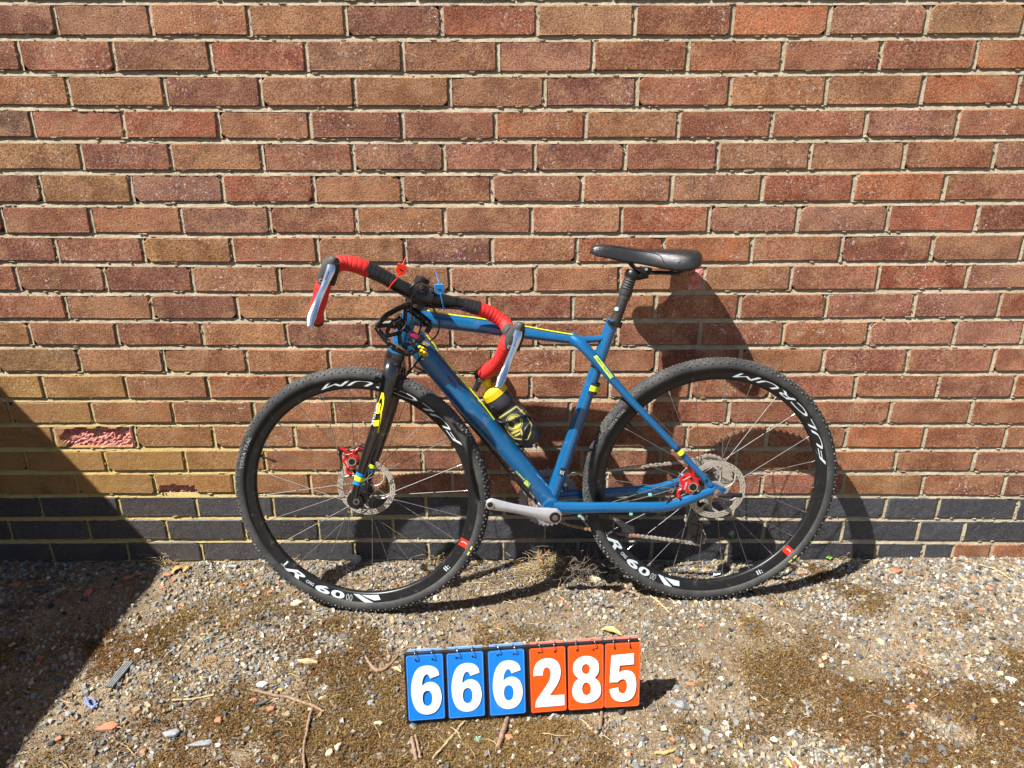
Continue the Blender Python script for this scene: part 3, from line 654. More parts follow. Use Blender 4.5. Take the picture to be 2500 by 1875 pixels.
# ------------------------------------------------------------------ the bicycle
bike = empty('bicycle', (0.068, -0.2052, 0))
tag(bike, 'blue gravel bicycle with red bar tape leaning sideways against the brick wall', 'bicycle')
def make_wheel(contact, al, yaw, Rw, a_text, a_low, a_sticker, a_small, a_valve, a_tt, spoke0, rotor_side, rotor_c, far_gear=False):
    e1 = Vector((math.cos(yaw), math.sin(yaw), 0)); e2 = Vector((-math.sin(yaw)*math.sin(al), math.cos(yaw)*math.sin(al), math.cos(al))); n = e1.cross(e2)
    C = Vector((*contact, 0))+e2*(Rw-.001)
    w = empty('wheel', parent=bike)
    def P(r, th, c=0.0): return C+e1*(r*math.cos(th))+e2*(r*math.sin(th))+n*c
    def lathe(mb, prof, seg=120, mi=0, closed=True):
        m = len(prof); vs = [P(r, 2*PI*i/seg, c) for i in range(seg) for r, c in prof]; fs = []
        for i in range(seg):
            for k in range(m if closed else m-1):
                a = i*m+k; b = i*m+(k+1) % m; c2 = ((i+1) % seg)*m+(k+1) % m; d = ((i+1) % seg)*m+k; fs.append([a, d, c2, b])
        mb.add(vs, fs, mi, True)
    rt = .0182; Rm = Rw-rt-.0012
    mb = MB(); pr = []
    for k in range(17):
        a = R(-132+264*k/16); pr.append((Rm+rt*math.cos(a), rt*math.sin(a)))
    lathe(mb, pr)
    ty = mb.build('tyre', M['tyre'], w)
    kb = MB()
    for row, (ang, cnt, ph, sz) in enumerate(((0, 118, 0, .9), (14, 118, .5, .9), (-14, 118, .5, .9), (28, 118, 0, 1), (-28, 118, 0, 1), (45, 104, .5, 1.15), (-45, 104, .5, 1.15), (62, 104, 0, 1.25), (-62, 104, 0, 1.25))):
        for i in range(cnt):
            th = 2*PI*(i+ph)/cnt; a = R(ang); d = (e1*math.cos(th)+e2*math.sin(th))*math.cos(a)+n*math.sin(a)
            t = (-e1*math.sin(th)+e2*math.cos(th)); s2 = d.cross(t); p = C+(e1*math.cos(th)+e2*math.sin(th))*Rm+d*(rt-.0008)
            h = .0026*sz if abs(ang) > 20 else .0018; q = .0021*sz; vs = []
            for lv, f in ((0, 1.25), (h, .72)):
                for m_ in range(6): b = 2*PI*m_/6; vs.append(p+d*lv+t*(q*f*math.cos(b))+s2*(q*f*math.sin(b)))
            kb.add(vs, [[6, 7, 8, 9, 10, 11]]+[[m_, (m_+1) % 6, 6+(m_+1) % 6, 6+m_] for m_ in range(6)])
    tk = kb.build('tread_knobs', M['knob'], w); tk['kind'] = 'stuff'
    k_ = Rw/.3435; ro, ri = .3155*k_, .2855*k_
    prof = [(ro, .0118), (ro-.0025, .0120), (ro-.006, .0112), (ri+.006, .0088), (ri+.0015, .0070), (ri, .0035), (ri, -.0035), (ri+.0015, -.0070), (ri+.006, -.0088), (ro-.006, -.0112), (ro, -.0118)]
    mb = MB(); lathe(mb, prof, 144); mb.build('rim', M['rim'], w)
    def face(r): return .0088+(r-(ri+.006))/(ro-.012-ri)*.0024+.0004
    def rimmap(a0, a1, lo=.12, hi=.88):
        r0, r1 = ro-.001-(ro-ri-.004)*lo, ro-.001-(ro-ri-.004)*hi
        def f(x, y): r = r0+(r1-r0)*y; return P(r, R(a0+(a1-a0)*x), face(r))
        return f
    a0, a1 = a_text; sp = (a1-a0)
    lettering('rim_lettering', 'FULCRUM', rimmap(a0, a1, .20, .74), M['decal'], w, .0, .35)
    a0, a1 = a_low; q = a1-a0
    def seg_(t, x0, x1, lo, hi, b=.03, sh=0.0, m='decal'): lettering('rim_lettering', t, rimmap(a0+q*x0, a0+q*x1, lo, hi), M[m], w, b, sh)
    seg_('R', .05, .25, .10, .88, .025, .5); seg_('CING', .275, .355, .30, .62, .01); seg_('6', .375, .52, .08, .90, .03); seg_('0', .53, .66, .08, .90, .03); seg_('00', .675, .735, .10, .80, .0, 0, 'greydecal')
    for quad in (((.02, .95), (.035, .95), (.035, .3), (.02, .3)), ((.74, .97), (.80, .97), (.93, .05), (.85, .05)), ((.82, .95), (.985, .95), (1.0, .35), (.94, .30)), ((.0, .2), (.05, .2), (.05, .14), (.0, .14))):
        f = rimmap(a0, a1, .06, .94); pts = []; mb = MB()
        for i in range(4):
            p, p2 = quad[i], quad[(i+1) % 4]
            for j in range(4): pts.append(f(p[0]+(p2[0]-p[0])*j/4, p[1]+(p2[1]-p[1])*j/4))
        mb.add(pts, [list(range(16))]); mb.build('rim_graphic', M['decal'], w)
    mb = MB(); f = rimmap(a_sticker-2.1, a_sticker+2.1, .0, .98); g2 = lambda x, y: f(x, y)+n*.0004
    mb.add([f(x/3, y) for y in (0, .5, 1) for x in range(4)], [[y*4+x, y*4+x+1, y*4+x+5, y*4+x+4] for y in range(2) for x in range(3)], 0)
    arc = [(.5+.20*math.cos(t), .52+.33*math.sin(t)) for t in np.linspace(-1.2, 1.2, 9)]+[(.43+.15*math.cos(t), .52+.30*math.sin(t)) for t in np.linspace(1.2, -1.2, 9)]
    mb.add([g2(x, y) for x, y in arc], [[i, i+1, 16-i, 17-i] for i in range(8)], 1)
    mb.build('sticker', [M['redseal'], M['decal']], w)
    seg2 = rimmap(a_small-1.5, a_small+1.5, .25, .75); lettering('rim_mark', 'II:', seg2, M['decal'], w, .01)
    # tyre sidewall lettering (reads upwards on the left)
    t0, t1 = a_tt; rr = Rm-.0045
    def tm(x, y):
        a = R(110-y*26); c = rt*math.sin(a)+.0003; r = Rm+rt*math.cos(a)*1.01; return P(r, R(t0+(t1-t0)*x), c*1.01)
    lettering('tyre_lettering', 'TERRA TRAIL', tm, M['greydecal'], w, .0)
    for da, lab in ((a_sticker-1.0, 1), (a_sticker-4.0, 1)):
        mb = MB(); f = lambda x, y: P(Rm+rt*math.cos(R(98-y*14))*1.012, R(da+x*2.0), rt*math.sin(R(98-y*14))*1.015+.0002)
        mb.add([f(0, 0), f(1, 0), f(1, 1), f(0, 1)], [[0, 1, 2, 3]]); mb.build('tyre_mark', M['print'], w)
    # hub, spokes, nipples
    mb = MB(); mb.sweep([C+n*c for c in (-.048, -.034, -.030, -.026, -.012, .012, .026, .030, .034, .048)], [.010, .012, .024, .016, .0125, .0125, .016, .024, .012, .010], 20)
    mb.build('hub', M['black'], w)
    for i in range(24):
        sd = 1 if i % 2 else -1; pair = i//2; lead = 1 if pair % 2 else -1
        th = R(spoke0)+2*PI*i/24; hb = th+lead*R(68)
        a = P(.0215, hb, sd*.030); b = P(ri+.001, th, sd*.002)
        m1 = MB(); m1.sweep([a, a+(b-a)*.95, b], [.00105, .00105, .0012], 5, mi=0); m1.cyl(a+(b-a)*.955, b, .0019, 6, 1)
        m1.build('spoke', [M['steel'], M['chrome']], w)
    # valve
    mb = MB(); th = R(a_valve); mb.cyl(P(ri, th), P(ri-.012, th), .0036, 8, r2=.003); mb.cyl(P(ri-.012, th), P(ri-.035, th), .0026, 8); mb.cyl(P(ri-.035, th), P(ri-.046, th), .0040, 8, r2=.003)
    mb.build('valve', M['black'], w)
    # brake rotor: two slotted bands, curved arms, carrier
    cc = rotor_side*rotor_c; mb = MB(); th_ = .0009
    def band(r0, r1, a0=0, a1=360, seg=72):
        for s in range(seg):
            t0, t1 = R(a0+(a1-a0)*s/seg), R(a0+(a1-a0)*(s+1)/seg)
            vs = [P(r, t, cc+z) for z in (-th_, th_) for t in (t0, t1) for r in (r0, r1)]
            mb.add(vs, [[0, 1, 3, 2], [4, 6, 7, 5], [0, 2, 6, 4], [1, 5, 7, 3], [0, 4, 5, 1], [2, 3, 7, 6]])
    band(.0655, .0690); band(.0710, .0745); band(.0765, .0800)
    for i in range(36): band(.0688, .0712, i*10+1, i*10+5.5, 1); band(.0743, .0767, i*10+6, i*10+10.5, 1)
    for i in range(6):
        t = R(60*i+8); pts = [P(.020+.047*q, t+q*q*.55, cc) for q in (0, .25, .5, .75, 1)]
        mb.sweep(pts, [(.0030, .0009), (.0022, .0009), (.0022, .0009), (.0024, .0009), (.0042, .0009)], 6, side=n)
    band(.016, .024, seg=24)
    mb.build('brake_rotor', M['rotor'], w)
    return w, C, e1, e2, n, P
FW, FC, fe1, fe2, fn, FP = make_wheel((-.402, -.2318), R(6.8), R(-5), .3435, (28.5, 108), (222.6, 278.5), -24.2, -40.8, 160.8, (169, 152), 4, -1, .046)
RW, RC, re1, re2, rn, RP = make_wheel((.5384, -.1786), R(6.0), R(3.0), .348, (9, 83), (204.6, 256.5), -41.5, -60, 142.9, (150, 138), 11, 1, .046)
print('front hub', FC, 'rear', RC)

# frame
frame = empty('frame', parent=bike)
def tube(name, pts, rads, m, n=6, seg=16, parent=frame, side=BN):
    p = cr(pts, n); mb = MB(); mb.sweep(p, rads, seg, side=side); return mb.build(name, M[m], parent)
head_t, head_b = B(1007, 752), B(968, 862)
tube('head_tube', [head_t, (head_t+head_b)/2, head_b], [(.0215, .0215), (.0205, .0205), (.0235, .0235)], 'blue', 3, 20)
tube('down_tube', [B(1006, 822), B(1040, 866), B(1143, 990), B(1262, 1124), B(1338, 1218)], [(.030, .021), (.029, .024), (.0285, .026), (.0265, .027), (.025, .031)], 'bluedirty', 6, 20)
tube('top_tube', [B(1004, 772), B(1040, 778), B(1175, 797), B(1279, 813), B(1350, 823), B(1402, 829), B(1445, 828), B(1482, 824)], [(.023, .018), (.0215, .019), (.018, .020), (.015, .021), (.0125, .019), (.0115, .017), (.0085, .013), (.0090, .012)], 'blue', 6, 18)
tube('seat_tube', [B(1347, 1215), B(1380, 1118), B(1434, 962), B(1482, 823), B(1498, 781)], [(.0195, .0195), (.0182, .0182), (.0165, .0165), (.0165, .0165), (.0165, .0165)], 'blue', 4, 18)
bb = B(1344, 1228); mb = MB(); mb.cyl(bb-BN*.042, bb+BN*.042, .0245, 24); mb.build('bottom_bracket_shell', M['bluedirty'], frame)
ss = [B(1398, 826, .010), B(1420, 845, .021), B(1455, 878, .029), B(1530, 965, .042), B(1663, 1082+38, .058)]
ss = [B(1395, 826, .008), B(1424, 846, .024), B(1473, 901, .034), B(1530, 966, .040), B(1600, 1040, .048), B(1668, 1112, .056), B(1735, 1185, .062)]
sr = [(.0150, .011), (.0145, .010), (.0120, .009), (.0100, .0085), (.0090, .0085), (.0085, .008), (.0080, .007)]
tube('seat_stay', ss, sr, 'blue'); tube('seat_stay', [mir(p) for p in ss], sr, 'blue')
cs_ = [B(1352, 1238, .036), B(1400, 1240, .042), B(1500, 1239, .052), B(1600, 1238, .060), B(1640, 1234, .062), B(1690, 1217, .063), B(1745, 1196, .063)]
cr_ = [(.017, .012), (.0165, .010), (.0150, .009), (.0145, .009), (.0145, .009), (.0130, .008), (.0105, .007)]
tube('chain_stay', cs_, cr_, 'blue'); tube('chain_stay', [mir(p) for p in cs_], cr_, 'blue')
for sgn in (1, -1):
    c = .064; pl = [(1722, 1176), (1745, 1180), (1768, 1190), (1775, 1196), (1768, 1205), (1752, 1214), (1738, 1208), (1722, 1200)]
    mb = MB(); pts = [B(x, y, c) for x, y in pl]; pts = pts if sgn > 0 else [mir(p) for p in pts]; mb.prism(pts, BN*(-.006*sgn), bevel=.001); mb.build('dropout', M['blue'], frame)
ax = B(1753, 1207, .072); mb = MB(); mb.cyl(ax-BN*.012, ax-BN*.001, .0105, 18, 0); mb.cyl(ax-BN*.001, ax+BN*.004, .0068, 16, 1); mb.build('axle_collar', [M['copper'], M['steel']], frame)
mb = MB(); mb.sweep([ax+BN*.006+BA*.0, ax+BN*.012+BA*.012, ax+BN*.012+BA*.040, ax+BN*.010+BA*.060], [(.006, .004), (.0055, .004), (.005, .003), (.007, .003)], 10, side=BN); mb.build('axle_lever', M['black'], frame)
# frame graphics
def strip(name, pts, w, m, lift=.0, parent=frame):
    mb = MB(); mb.sweep(cr(pts, 5), [(w, .0018)]*1 if False else (w, .0030), 8, side=BN); return mb.build(name, M[m], parent)
def on_tube(pts, rads, s, dv, dn):                       # point on a straight tube run: s along, dv up in plane, dn out
    pass
strip('lime_line', [B(1042, 818, .006), B(1080, 866, .006), B(1130, 927, .006), B(1180, 988, .006), B(1207, 1024, .006)], .0016, 'lime')
strip('lime_line', [B(1042, 758, .004), B(1100, 768, .004), B(1175, 778, .004), B(1280, 796, .004), B(1345, 808, .004), B(1400, 817, .004)], .0015, 'lime')
def cuff(name, p, t, r, w, m, parent=frame, seg=20):
    mb = MB(); t = t.normalized(); mb.sweep([p-t*w, p+t*w], [r, r], seg, side=BN, cap=False); return mb.build(name, M[m], parent)
st_t = (B(1482, 823)-B(1347, 1215)).normalized()
for (px, py, w, m) in ((1449, 935, .0035, 'navy'), (1446, 945.5, .0072, 'lime'), (1441.5, 957, .0035, 'navy')):
    cuff('seat_tube_band', B(px, py), st_t, (.0186 if m == 'lime' else .0184, .0186), w, m)
ssd = (ss[5]-ss[4]).normalized()
for (x, y, w, m) in ((1653, 1096, .004, 'navy'), (1660, 1104, .0065, 'lime'), (1667, 1112, .004, 'navy')):
    cuff('seat_stay_band', B(x, y, .0555), ssd, (.0092, .0088), w, m)
    cuff('seat_stay_band', mir(B(x, y, .0555)), ssd, (.0092, .0088), w, m)
def plane_map(p0, p1, hvec, out=0.0):                    # lettering from p0 to p1, letters standing along hvec
    return lambda x, y: p0+(p1-p0)*x+hvec*y+BN*out
lettering('frame_lettering', 'ALUMINIUM', plane_map(B(1259, 1152, .0285), B(1279, 1173, .0292), (B(1261, 1149, .0285)-B(1259, 1152, .0285))), M['lime'], frame, .01)
lettering('frame_lettering', '6061', plane_map(B(1278, 1180, .0290), B(1289, 1190, .0295), (B(1284, 1170, .029)-B(1278, 1180, .0290))), M['lime'], frame, .03)
lettering('frame_lettering', 'BICYCLES', plane_map(B(1093, 922, .0262), B(1122, 952, .0262), (B(1098, 916, .0262)-B(1093, 922, .0262))), M['navy'], frame, .02)
pp = [B(1450, 872, .0425), B(1458, 868, .0425), B(1498, 920, .0465), B(1490, 925, .0465)]; mb = MB(); mb.prism(pp, -BN*.004); mb.build('stay_decal', M['lime'], frame)
lettering('frame_lettering', 'TRIPLE TRIANGLE', plane_map(B(1453, 874, .0432), B(1493, 923, .0470), (B(1457, 870, .0432)-B(1453, 874, .0432))), M['blue'], frame, .0)
mb = MB(); pp = [B(1370, 1142, .0205), B(1382, 1146, .0205), B(1375, 1163, .0205), B(1363, 1158, .0205)]; mb.prism(pp, -BN*.003); mb.build('frame_sticker', M['black'], frame)
lettering('frame_lettering', 'RX', plane_map(B(1366, 1157, .0215), B(1376, 1160, .0215), B(1369, 1148, .0215)-B(1366, 1157, .0215)), M['decal'], frame, .02)
mb = MB(); mb.sweep([B(1020, 846, -.0), B(1060, 896, 0), B(1150, 1012, 0), B(1240, 1118, 0), B(1310, 1215, .0)], [.004]*5, 8); 
mb = MB(); mb.sweep(cr([B(1010, 893, 0), B(1060, 925, 0), B(1115, 998, 0), B(1180, 1075, 0), B(1240, 1150, 0), B(1296, 1216, 0)], 5), .0032, 8); mb.build('cable', M['black'], frame)
# seat clamp, post, bellows, head
post = empty('seat_post', parent=bike)
t = (B(1545, 668)-B(1500, 790)).normalized()
mb = MB(); mb.cyl(B(1499, 796), B(1503, 783), .0190, 22); mb.cyl(B(1487, 786, .012), B(1487, 786, .024), .0052, 10); mb.box(B(1492, 788, .014), BA*.008, BU*.004, BN*.006); mb.build('seat_clamp', M['satin'], post)
mb = MB(); mb.cyl(B(1500, 790), B(1524, 724), .0138, 20); mb.build('post_tube', M['post'], post)
mb = MB(); a, b = B(1523, 730), B(1529, 706); mb.cyl(a, a+(b-a)*.4, .0155, 20); mb.sweep([a+(b-a)*.4, a+(b-a)*.55, b], [.0165, .0175, .0172], 20); mb.build('post_collar', M['boot'], post)
mb = MB(); a, b = B(1529, 707), B(1541, 676); pts = []; rr = []
for i in range(21): pts.append(a+(b-a)*i/20); rr.append(.0135 + (.0030 if i % 4 in (2,) else (.0012 if i % 4 in (1, 3) else -.0008))+.0012*(1-i/20))
mb.sweep(pts, rr, 20); mb.build('bellows', M['boot'], post)
mb = MB(); a, b = B(1540, 679), B(1547, 661); mb.sweep([a, a+(b-a)*.2, b-(b-a)*.2, b], [.016, .0185, .0185, .016], 18)
mb.sweep([B(1545, 668)-BA*.016, B(1560, 672), B(1575, 670)+BA*.006], [(.011, .014), (.013, .015), (.010, .013)], 12, side=BN); mb.build('post_head', M['black'], post)
mb = MB(); c = B(1571, 657); mb.box(c, BA*.016, BU*.004, BN*.024); mb.box(c-BU*.010, BA*.013, BU*.003, BN*.020, 0); mb.cyl(c-BN*.03+BU*.002, c+BN*.03+BU*.002, .004, 10, 1); mb.cyl(c-BU*.018+BA*.008, c+BU*.006+BA*.008, .0028, 8, 1); mb.cyl(c-BU*.018-BA*.010, c+BU*.006-BA*.010, .0028, 8, 1)
mb.build('rail_clamp', [M['black'], M['chrome']], post)
lettering('post_lettering', 'e', plane_map(B(1498, 758, .0143), B(1509, 760, .0143), B(1501, 748, .0143)-B(1498, 758, .0143)), M['decal'], post, .05)

# saddle
saddle = empty('saddle', parent=bike)
nose, tail = B(1441, 612), B(1709, 622); sa = (tail-nose).normalized(); su = (BN.cross(sa)); su = su if su.z > 0 else -su; L = (tail-nose).length
ks = [0, .02, .06, .14, .28, .42, .55, .66, .76, .86, .94, .98, 1.0]
hw = [.003, .013, .0185, .0215, .0225, .0260, .037, .053, .066, .071, .062, .042, .010]
tp = [.000, .010, .015, .017, .014, .011, .010, .011, .013, .014, .012, .006, -.004]
dr = [.008, .018, .028, .033, .037, .038, .042, .048, .052, .050, .038, .024, .008]
n_ = 4; ksx, hwx, tpx, drx = crs(ks, n_), crs(hw, n_), crs(tp, n_), crs(dr, n_)
mb = MB(); V = []; m_ = 21
for k, h, t_, d in zip(ksx, hwx, tpx, drx):
    for i in range(m_):
        v = -1+2*i/(m_-1); av = abs(v); wv = math.copysign(min(1, math.sin(av*PI/2)**.8), v)*h
        z = t_ - d*(1-math.cos(av*PI/2))**1.35 - (.0035*math.exp(-(v/.16)**2) if .35 < k < .93 else 0)
        V.append(nose+sa*(k*L)+BN*wv*(1.0 if av < .9 else .97)+su*z)
F_ = [[r*m_+i, r*m_+i+1, (r+1)*m_+i+1, (r+1)*m_+i] for r in range(len(ksx)-1) for i in range(m_-1)]
mb.add(V, F_, 0, True)
bot = [[(r*m_), ((r+1)*m_), ((r+1)*m_+m_-1), (r*m_+m_-1)] for r in range(len(ksx)-1)]; mb.f += bot; mb.m += [0]*len(bot); mb.sm += [False]*len(bot)
mb.build('saddle_cover', M['saddle'], saddle)
def surf(k, v, lift=.0006):
    h, t_, d = (np.interp(k, ks, a) for a in (hw, tp, dr)); av = abs(v); wv = math.copysign(math.sin(av*PI/2)**.8, v)*h
    return nose+sa*(k*L)+BN*wv+su*(t_-d*(1-math.cos(av*PI/2))**1.35+lift)
mb = MB()
for path in ([(.07, .98), (.10, .6), (.18, .40), (.35, .42), (.52, .50), (.60, .62), (.625, .80), (.66, .97)], [(.07, -.98), (.10, -.6), (.18, -.40), (.35, -.42), (.52, -.50), (.60, -.62), (.66, -.97)], [(.72, .97), (.76, .75)], [(.86, .72), (.93, .5), (.97, .2)], [(.99, .0), (.97, -.3)]):
    mb.sweep(cr([surf(k, v, .0002) for k, v in path], 5), .0011, 6)
mb.build('seam', M['seam'], saddle)
mb = MB()
for s in (1, -1):
    pts = [surf(.30, 0, -.022)+BN*s*.012, nose+sa*(.42*L)+BN*s*.018-su*.040, nose+sa*(.50*L)+BN*s*.021-su*.048, nose+sa*(.66*L)+BN*s*.022-su*.048, nose+sa*(.78*L)+BN*s*.028-su*.046, nose+sa*(.86*L)+BN*s*.040-su*.030]
    mb.sweep(cr(pts, 6), .0035, 8)
mb.build('rails', M['black'], saddle)

# fork, turned back to front
fork = empty('fork', parent=bike)
crown = B(964, 880)
for nm, pts in (('fork_blade', [B(962, 880, .006), B(955, 905, .032), B(942, 962, .044), B(930, 1014, .050), B(901, 1096, .053), B(877, 1172, .054), B(868, 1207, .055), B(867, 1222, .055)]),
                ('fork_blade', [B(966, 885, -.006), B(972, 905, -.030), B(962, 960, -.042), B(949, 1012, -.046), B(926, 1085, -.048), B(906, 1148, -.049), B(893, 1190, -.049), B(892, 1200, -.049)])):
    tube(nm, pts, [(.025, .018), (.0225, .017), (.0180, .014), (.0165, .012), (.0140, .011), (.0108, .010), (.0110, .009), (.0100, .008)], 'carbon', 6, 18, fork)
mb = MB(); mb.sweep([head_b+(head_t-head_b)*.02, head_b-(head_t-head_b)*.12, head_b-(head_t-head_b)*.30], [.0245, .0265, .0225], 22); mb.build('crown', M['carbon'], fork)
mb = MB(); c = B(955, 884, .026); mb.cyl(c, c+BN*.002, .0105, 20); mb.build('crown_cap', M['satin'], fork)
ax = B(870.5, 1223, .058); mb = MB(); mb.cyl(ax-BN*.004, ax+BN*.004, .0165, 22, 0); mb.cyl(ax+BN*.004, ax+BN*.0065, .0085, 18, 1); mb.cyl(ax+BN*.0064, ax+BN*.0070, .0050, 6, 0); mb.build('axle_cap', [M['black'], M['steel']], fork)
mb = MB(); mb.cyl(FC+fn*.050, FC+fn*.018, .0235, 24); mb.build('hub_shell', M['black'], FW)
for (px, py, w, m) in ((881.5, 1157, .0042, 'cyan'), (878, 1167, .0065, 'lime'), (874.5, 1178, .0042, 'cyan')):
    cuff('fork_band', B(px, py, .0542), B(890, 1133, .0535)-B(877, 1172, .054), (.0128, .0112), w, m, fork)
for (px, py, w, m) in ((909, 1136, .0055, 'lime'), (905, 1147, .0045, 'cyan')):
    cuff('fork_band', B(px, py, -.0485), B(926, 1085, -.048)-B(906, 1148, -.049), (.0132, .0110), w, m, fork)
fa, fb = B(930, 1014, .050), B(901, 1096, .053); fd = (fa-fb).normalized()
def on_blade(px, py, r): 
    v = ray(px, py); A = fa; w = CAM-A; a = v-fd*v.dot(fd); b = w-fd*w.dot(fd)
    qa, qb, qc = a.dot(a), 2*a.dot(b), b.dot(b)-r*r; D = qb*qb-4*qa*qc; return CAM+v*((-qb-math.sqrt(max(D, 0)))/(2*qa))
lettering('fork_lettering', 'GT', lambda x, y: on_blade(925+16.5*y-16.5*x*1.0, 957+101*x-1*y, .0182-.0030*x), M['yellow'], fork, .05, .0)
lettering('fork_lettering', 'BICYCLES', lambda x, y: on_blade(919+5*y-13*x, 985+52*x, .0180-.0020*x), M['decal'], fork, .02)

# brake calipers
def caliper(c, ex, ey, en, s, name='brake_caliper'):
    cal = empty(name, parent=bike)
    def Q(a, b, n_=0): return c+ex*(a*s)+ey*(b*s)+en*(n_*s)
    mb = MB(); mb.prism([Q(-.020, .008, -.012), Q(-.006, .020, -.012), Q(.012, .018, -.012), Q(.020, .004, -.012), Q(.016, -.014, -.012), Q(-.002, -.020, -.012), Q(-.016, -.012, -.012)], en*.024*s, bevel=.002)
    mb.build('caliper_body', M['red'], cal)
    mb = MB(); mb.sweep(cr([Q(.006, .014, .004), Q(-.002, .028, .006), Q(-.014, .038, .008)], 4), [.0065*s, .0055*s, .0050*s], 10); mb.sweep(cr([Q(-.010, -.012, .004), Q(-.020, -.022, .004), Q(-.014, -.034, .004)], 4), [.0055*s, .0045*s, .0060*s], 10); mb.build('caliper_arm', M['red'], cal)
    mb = MB(); mb.sweep([Q(.010, .010, .0), Q(.028, .020, .0), Q(.034, .010, 0)], [(.006*s, .004*s), (.005*s, .004*s), (.006*s, .004*s)], 10, side=en); mb.build('mount_arm', M['red'], cal)
    mb = MB(); mb.cyl(Q(.004, -.001, .012), Q(.004, -.001, .018), .0105*s, 22, 0); mb.cyl(Q(.004, -.001, .0179), Q(.004, -.001, .0188), .0080*s, 22, 1); mb.build('pad_adjuster', [M['chrome'], M['black']], cal)
    mb = MB()
    for a, b in ((-.014, .038), (-.014, -.034), (.030, .018), (-.004, .016), (.014, -.012)): mb.cyl(Q(a, b, .006), Q(a, b, .0145), .0032*s, 8)
    mb.build('bolt', M['satin'], cal)['kind'] = 'stuff'
    lettering('caliper_lettering', 'HY/RD', lambda x, y: Q(-.013+.004*y, -.012+.018*x, .0130), M['decal'], cal, .01)
    return cal, Q
e_up = (BU*.97+BA*.22).normalized(); e_rt = e_up.cross(BN) if False else (BA*.97-BU*.22).normalized()
cal, Q = caliper(B(1682, 1180, .052), e_rt, e_up, BN, 1.22)
mb = MB(); mb.sweep(cr([Q(-.016, .036, .006), Q(-.030, .010, .008), Q(-.030, -.026, .006)], 5), .0011, 6); mb.build('caliper_cable', M['steel'], cal)
mb = MB(); mb.ball(Q(-.022, .018, .008), .0045, 8); mb.build('cable_end', M['blueseal'], cal)
fcal, Q = caliper(B(858, 1122, -.030), (BA*.94+BU*.34).normalized(), (BU*.94-BA*.34).normalized(), BN, 1.08)
mb = MB(); mb.sweep(cr([B(826, 1105, -.02), B(842, 1100, -.02), B(872, 1090, -.02), B(900, 1082, -.028)], 5), .0018, 6); mb.ball(B(828, 1107, -.02), .006, 8); mb.build('caliper_cable', M['black'], fcal)
mb = MB(); mb.sweep(cr([B(862, 1147, -.035), B(882, 1165, -.042), B(905, 1150, -.045)], 5), [(.005, .004)]*2, 8, side=BN); mb.build('caliper_bracket', M['black'], fcal)

# cranks, rings, chain, derailleur
cranks = empty('crankset', parent=bike)
ca, cb = B(1196.7, 1230, .086), B(1354, 1260, .074); cdv = (cb-ca)
mb = MB(); mb.sweep(cr([ca-cdv*.06, ca, ca+cdv*.12, ca+cdv*.35, ca+cdv*.65, ca+cdv*.86, cb, cb+cdv*.085], 4), [(.008, .005), (.0165, .0075), (.0150, .0070), (.0125, .0070), (.0135, .0075), (.0190, .0090), (.0220, .0100), (.013, .006)], 20, side=BN); mb.build('crank_arm', M['crank'], cranks)
mb = MB(); mb.cyl(ca+BN*.0072, ca+BN*.0080, .0098, 20, 1); mb.cyl(ca+BN*.0079, ca+BN*.0084, .0072, 20, 0); mb.build('pedal_hole', [M['black'], M['chrome']], cranks); mb = MB(); mb.cyl(cb+BN*.0095, cb+BN*.0105, .0165, 24, 1); mb.cyl(cb+BN*.0104, cb+BN*.0112, .0145, 24, 0); mb.build('axle_hole', [M['black'], M['chrome']], cranks)
mb = MB(); mb.cyl(cb+BN*.0111, cb+BN*.0116, .0078, 8); mb.build('crank_bolt', M['steel'], cranks)
rc = B(1339, 1216, -.045)
def CP_(r, th, c=0.0, ctr=None): return (ctr or rc)+BA*(r*math.cos(th))+BU*(r*math.sin(th))+BN*c
def gear(name, ctr, ro, ri, teeth, c, thick, m, parent, tooth=.0045):
    mb = MB(); n = teeth*4; vs = []
    for i in range(n):
        th = 2*PI*i/n; r = ro+(tooth if i % 4 in (1, 2) else 0)
        for rr, cc in ((ri, c-thick), (r, c-thick), (r, c+thick), (ri, c+thick)): vs.append(CP_(rr, th+(.0 if i % 4 else .0), cc, ctr))
    fs = []
    for i in range(n):
        for k in range(4): a = i*4+k; b = i*4+(k+1) % 4; j = (i+1) % n; fs.append([a, b, j*4+(k+1) % 4, j*4+k])
    mb.add(vs, fs); return mb.build(name, M[m], parent)
gear('outer_chainring', rc, .0800, .0610, 42, -.004, .0010, 'ring', cranks)
gear('inner_chainring', rc, .0520, .0400, 28, .004, .0010, 'ring', cranks)
mb = MB()
for i in range(4):
    th = R(38+90*i); mb.sweep([CP_(.010, th, .002), CP_(.035, th, .002), CP_(.063, th, -.002)], [(.013, .005), (.008, .004), (.0075, .003)], 10, side=BN)
mb.build('crank_spider', M['crank'], cranks)
mb = MB()
for i in range(4): th = R(38+90*i); mb.cyl(CP_(.050, th, .004), CP_(.050, th, .009), .0055, 10)
mb.build('chainring_bolts', M['satin'], cranks)['kind'] = 'stuff'
kc = RC-rn*.030
cass = empty('cassette', parent=bike)
for r_, t_, c_ in ((.066, 34, .0), (.056, 28, -.0045), (.047, 24, -.009), (.038, 19, -.0135), (.029, 14, -.018)): gear('sprocket', kc, r_, r_*.55, t_, c_, .0008, 'rotor', cass, .004)
mb = MB(); mb.cyl(kc+BN*.004, kc-BN*.024, .020, 20); mb.build('freehub', M['satin'], cass)
der = empty('rear_derailleur', parent=bike)
cx = -.050; up_, lo_ = B(1690, 1272, cx), B(1703, 1313, cx)
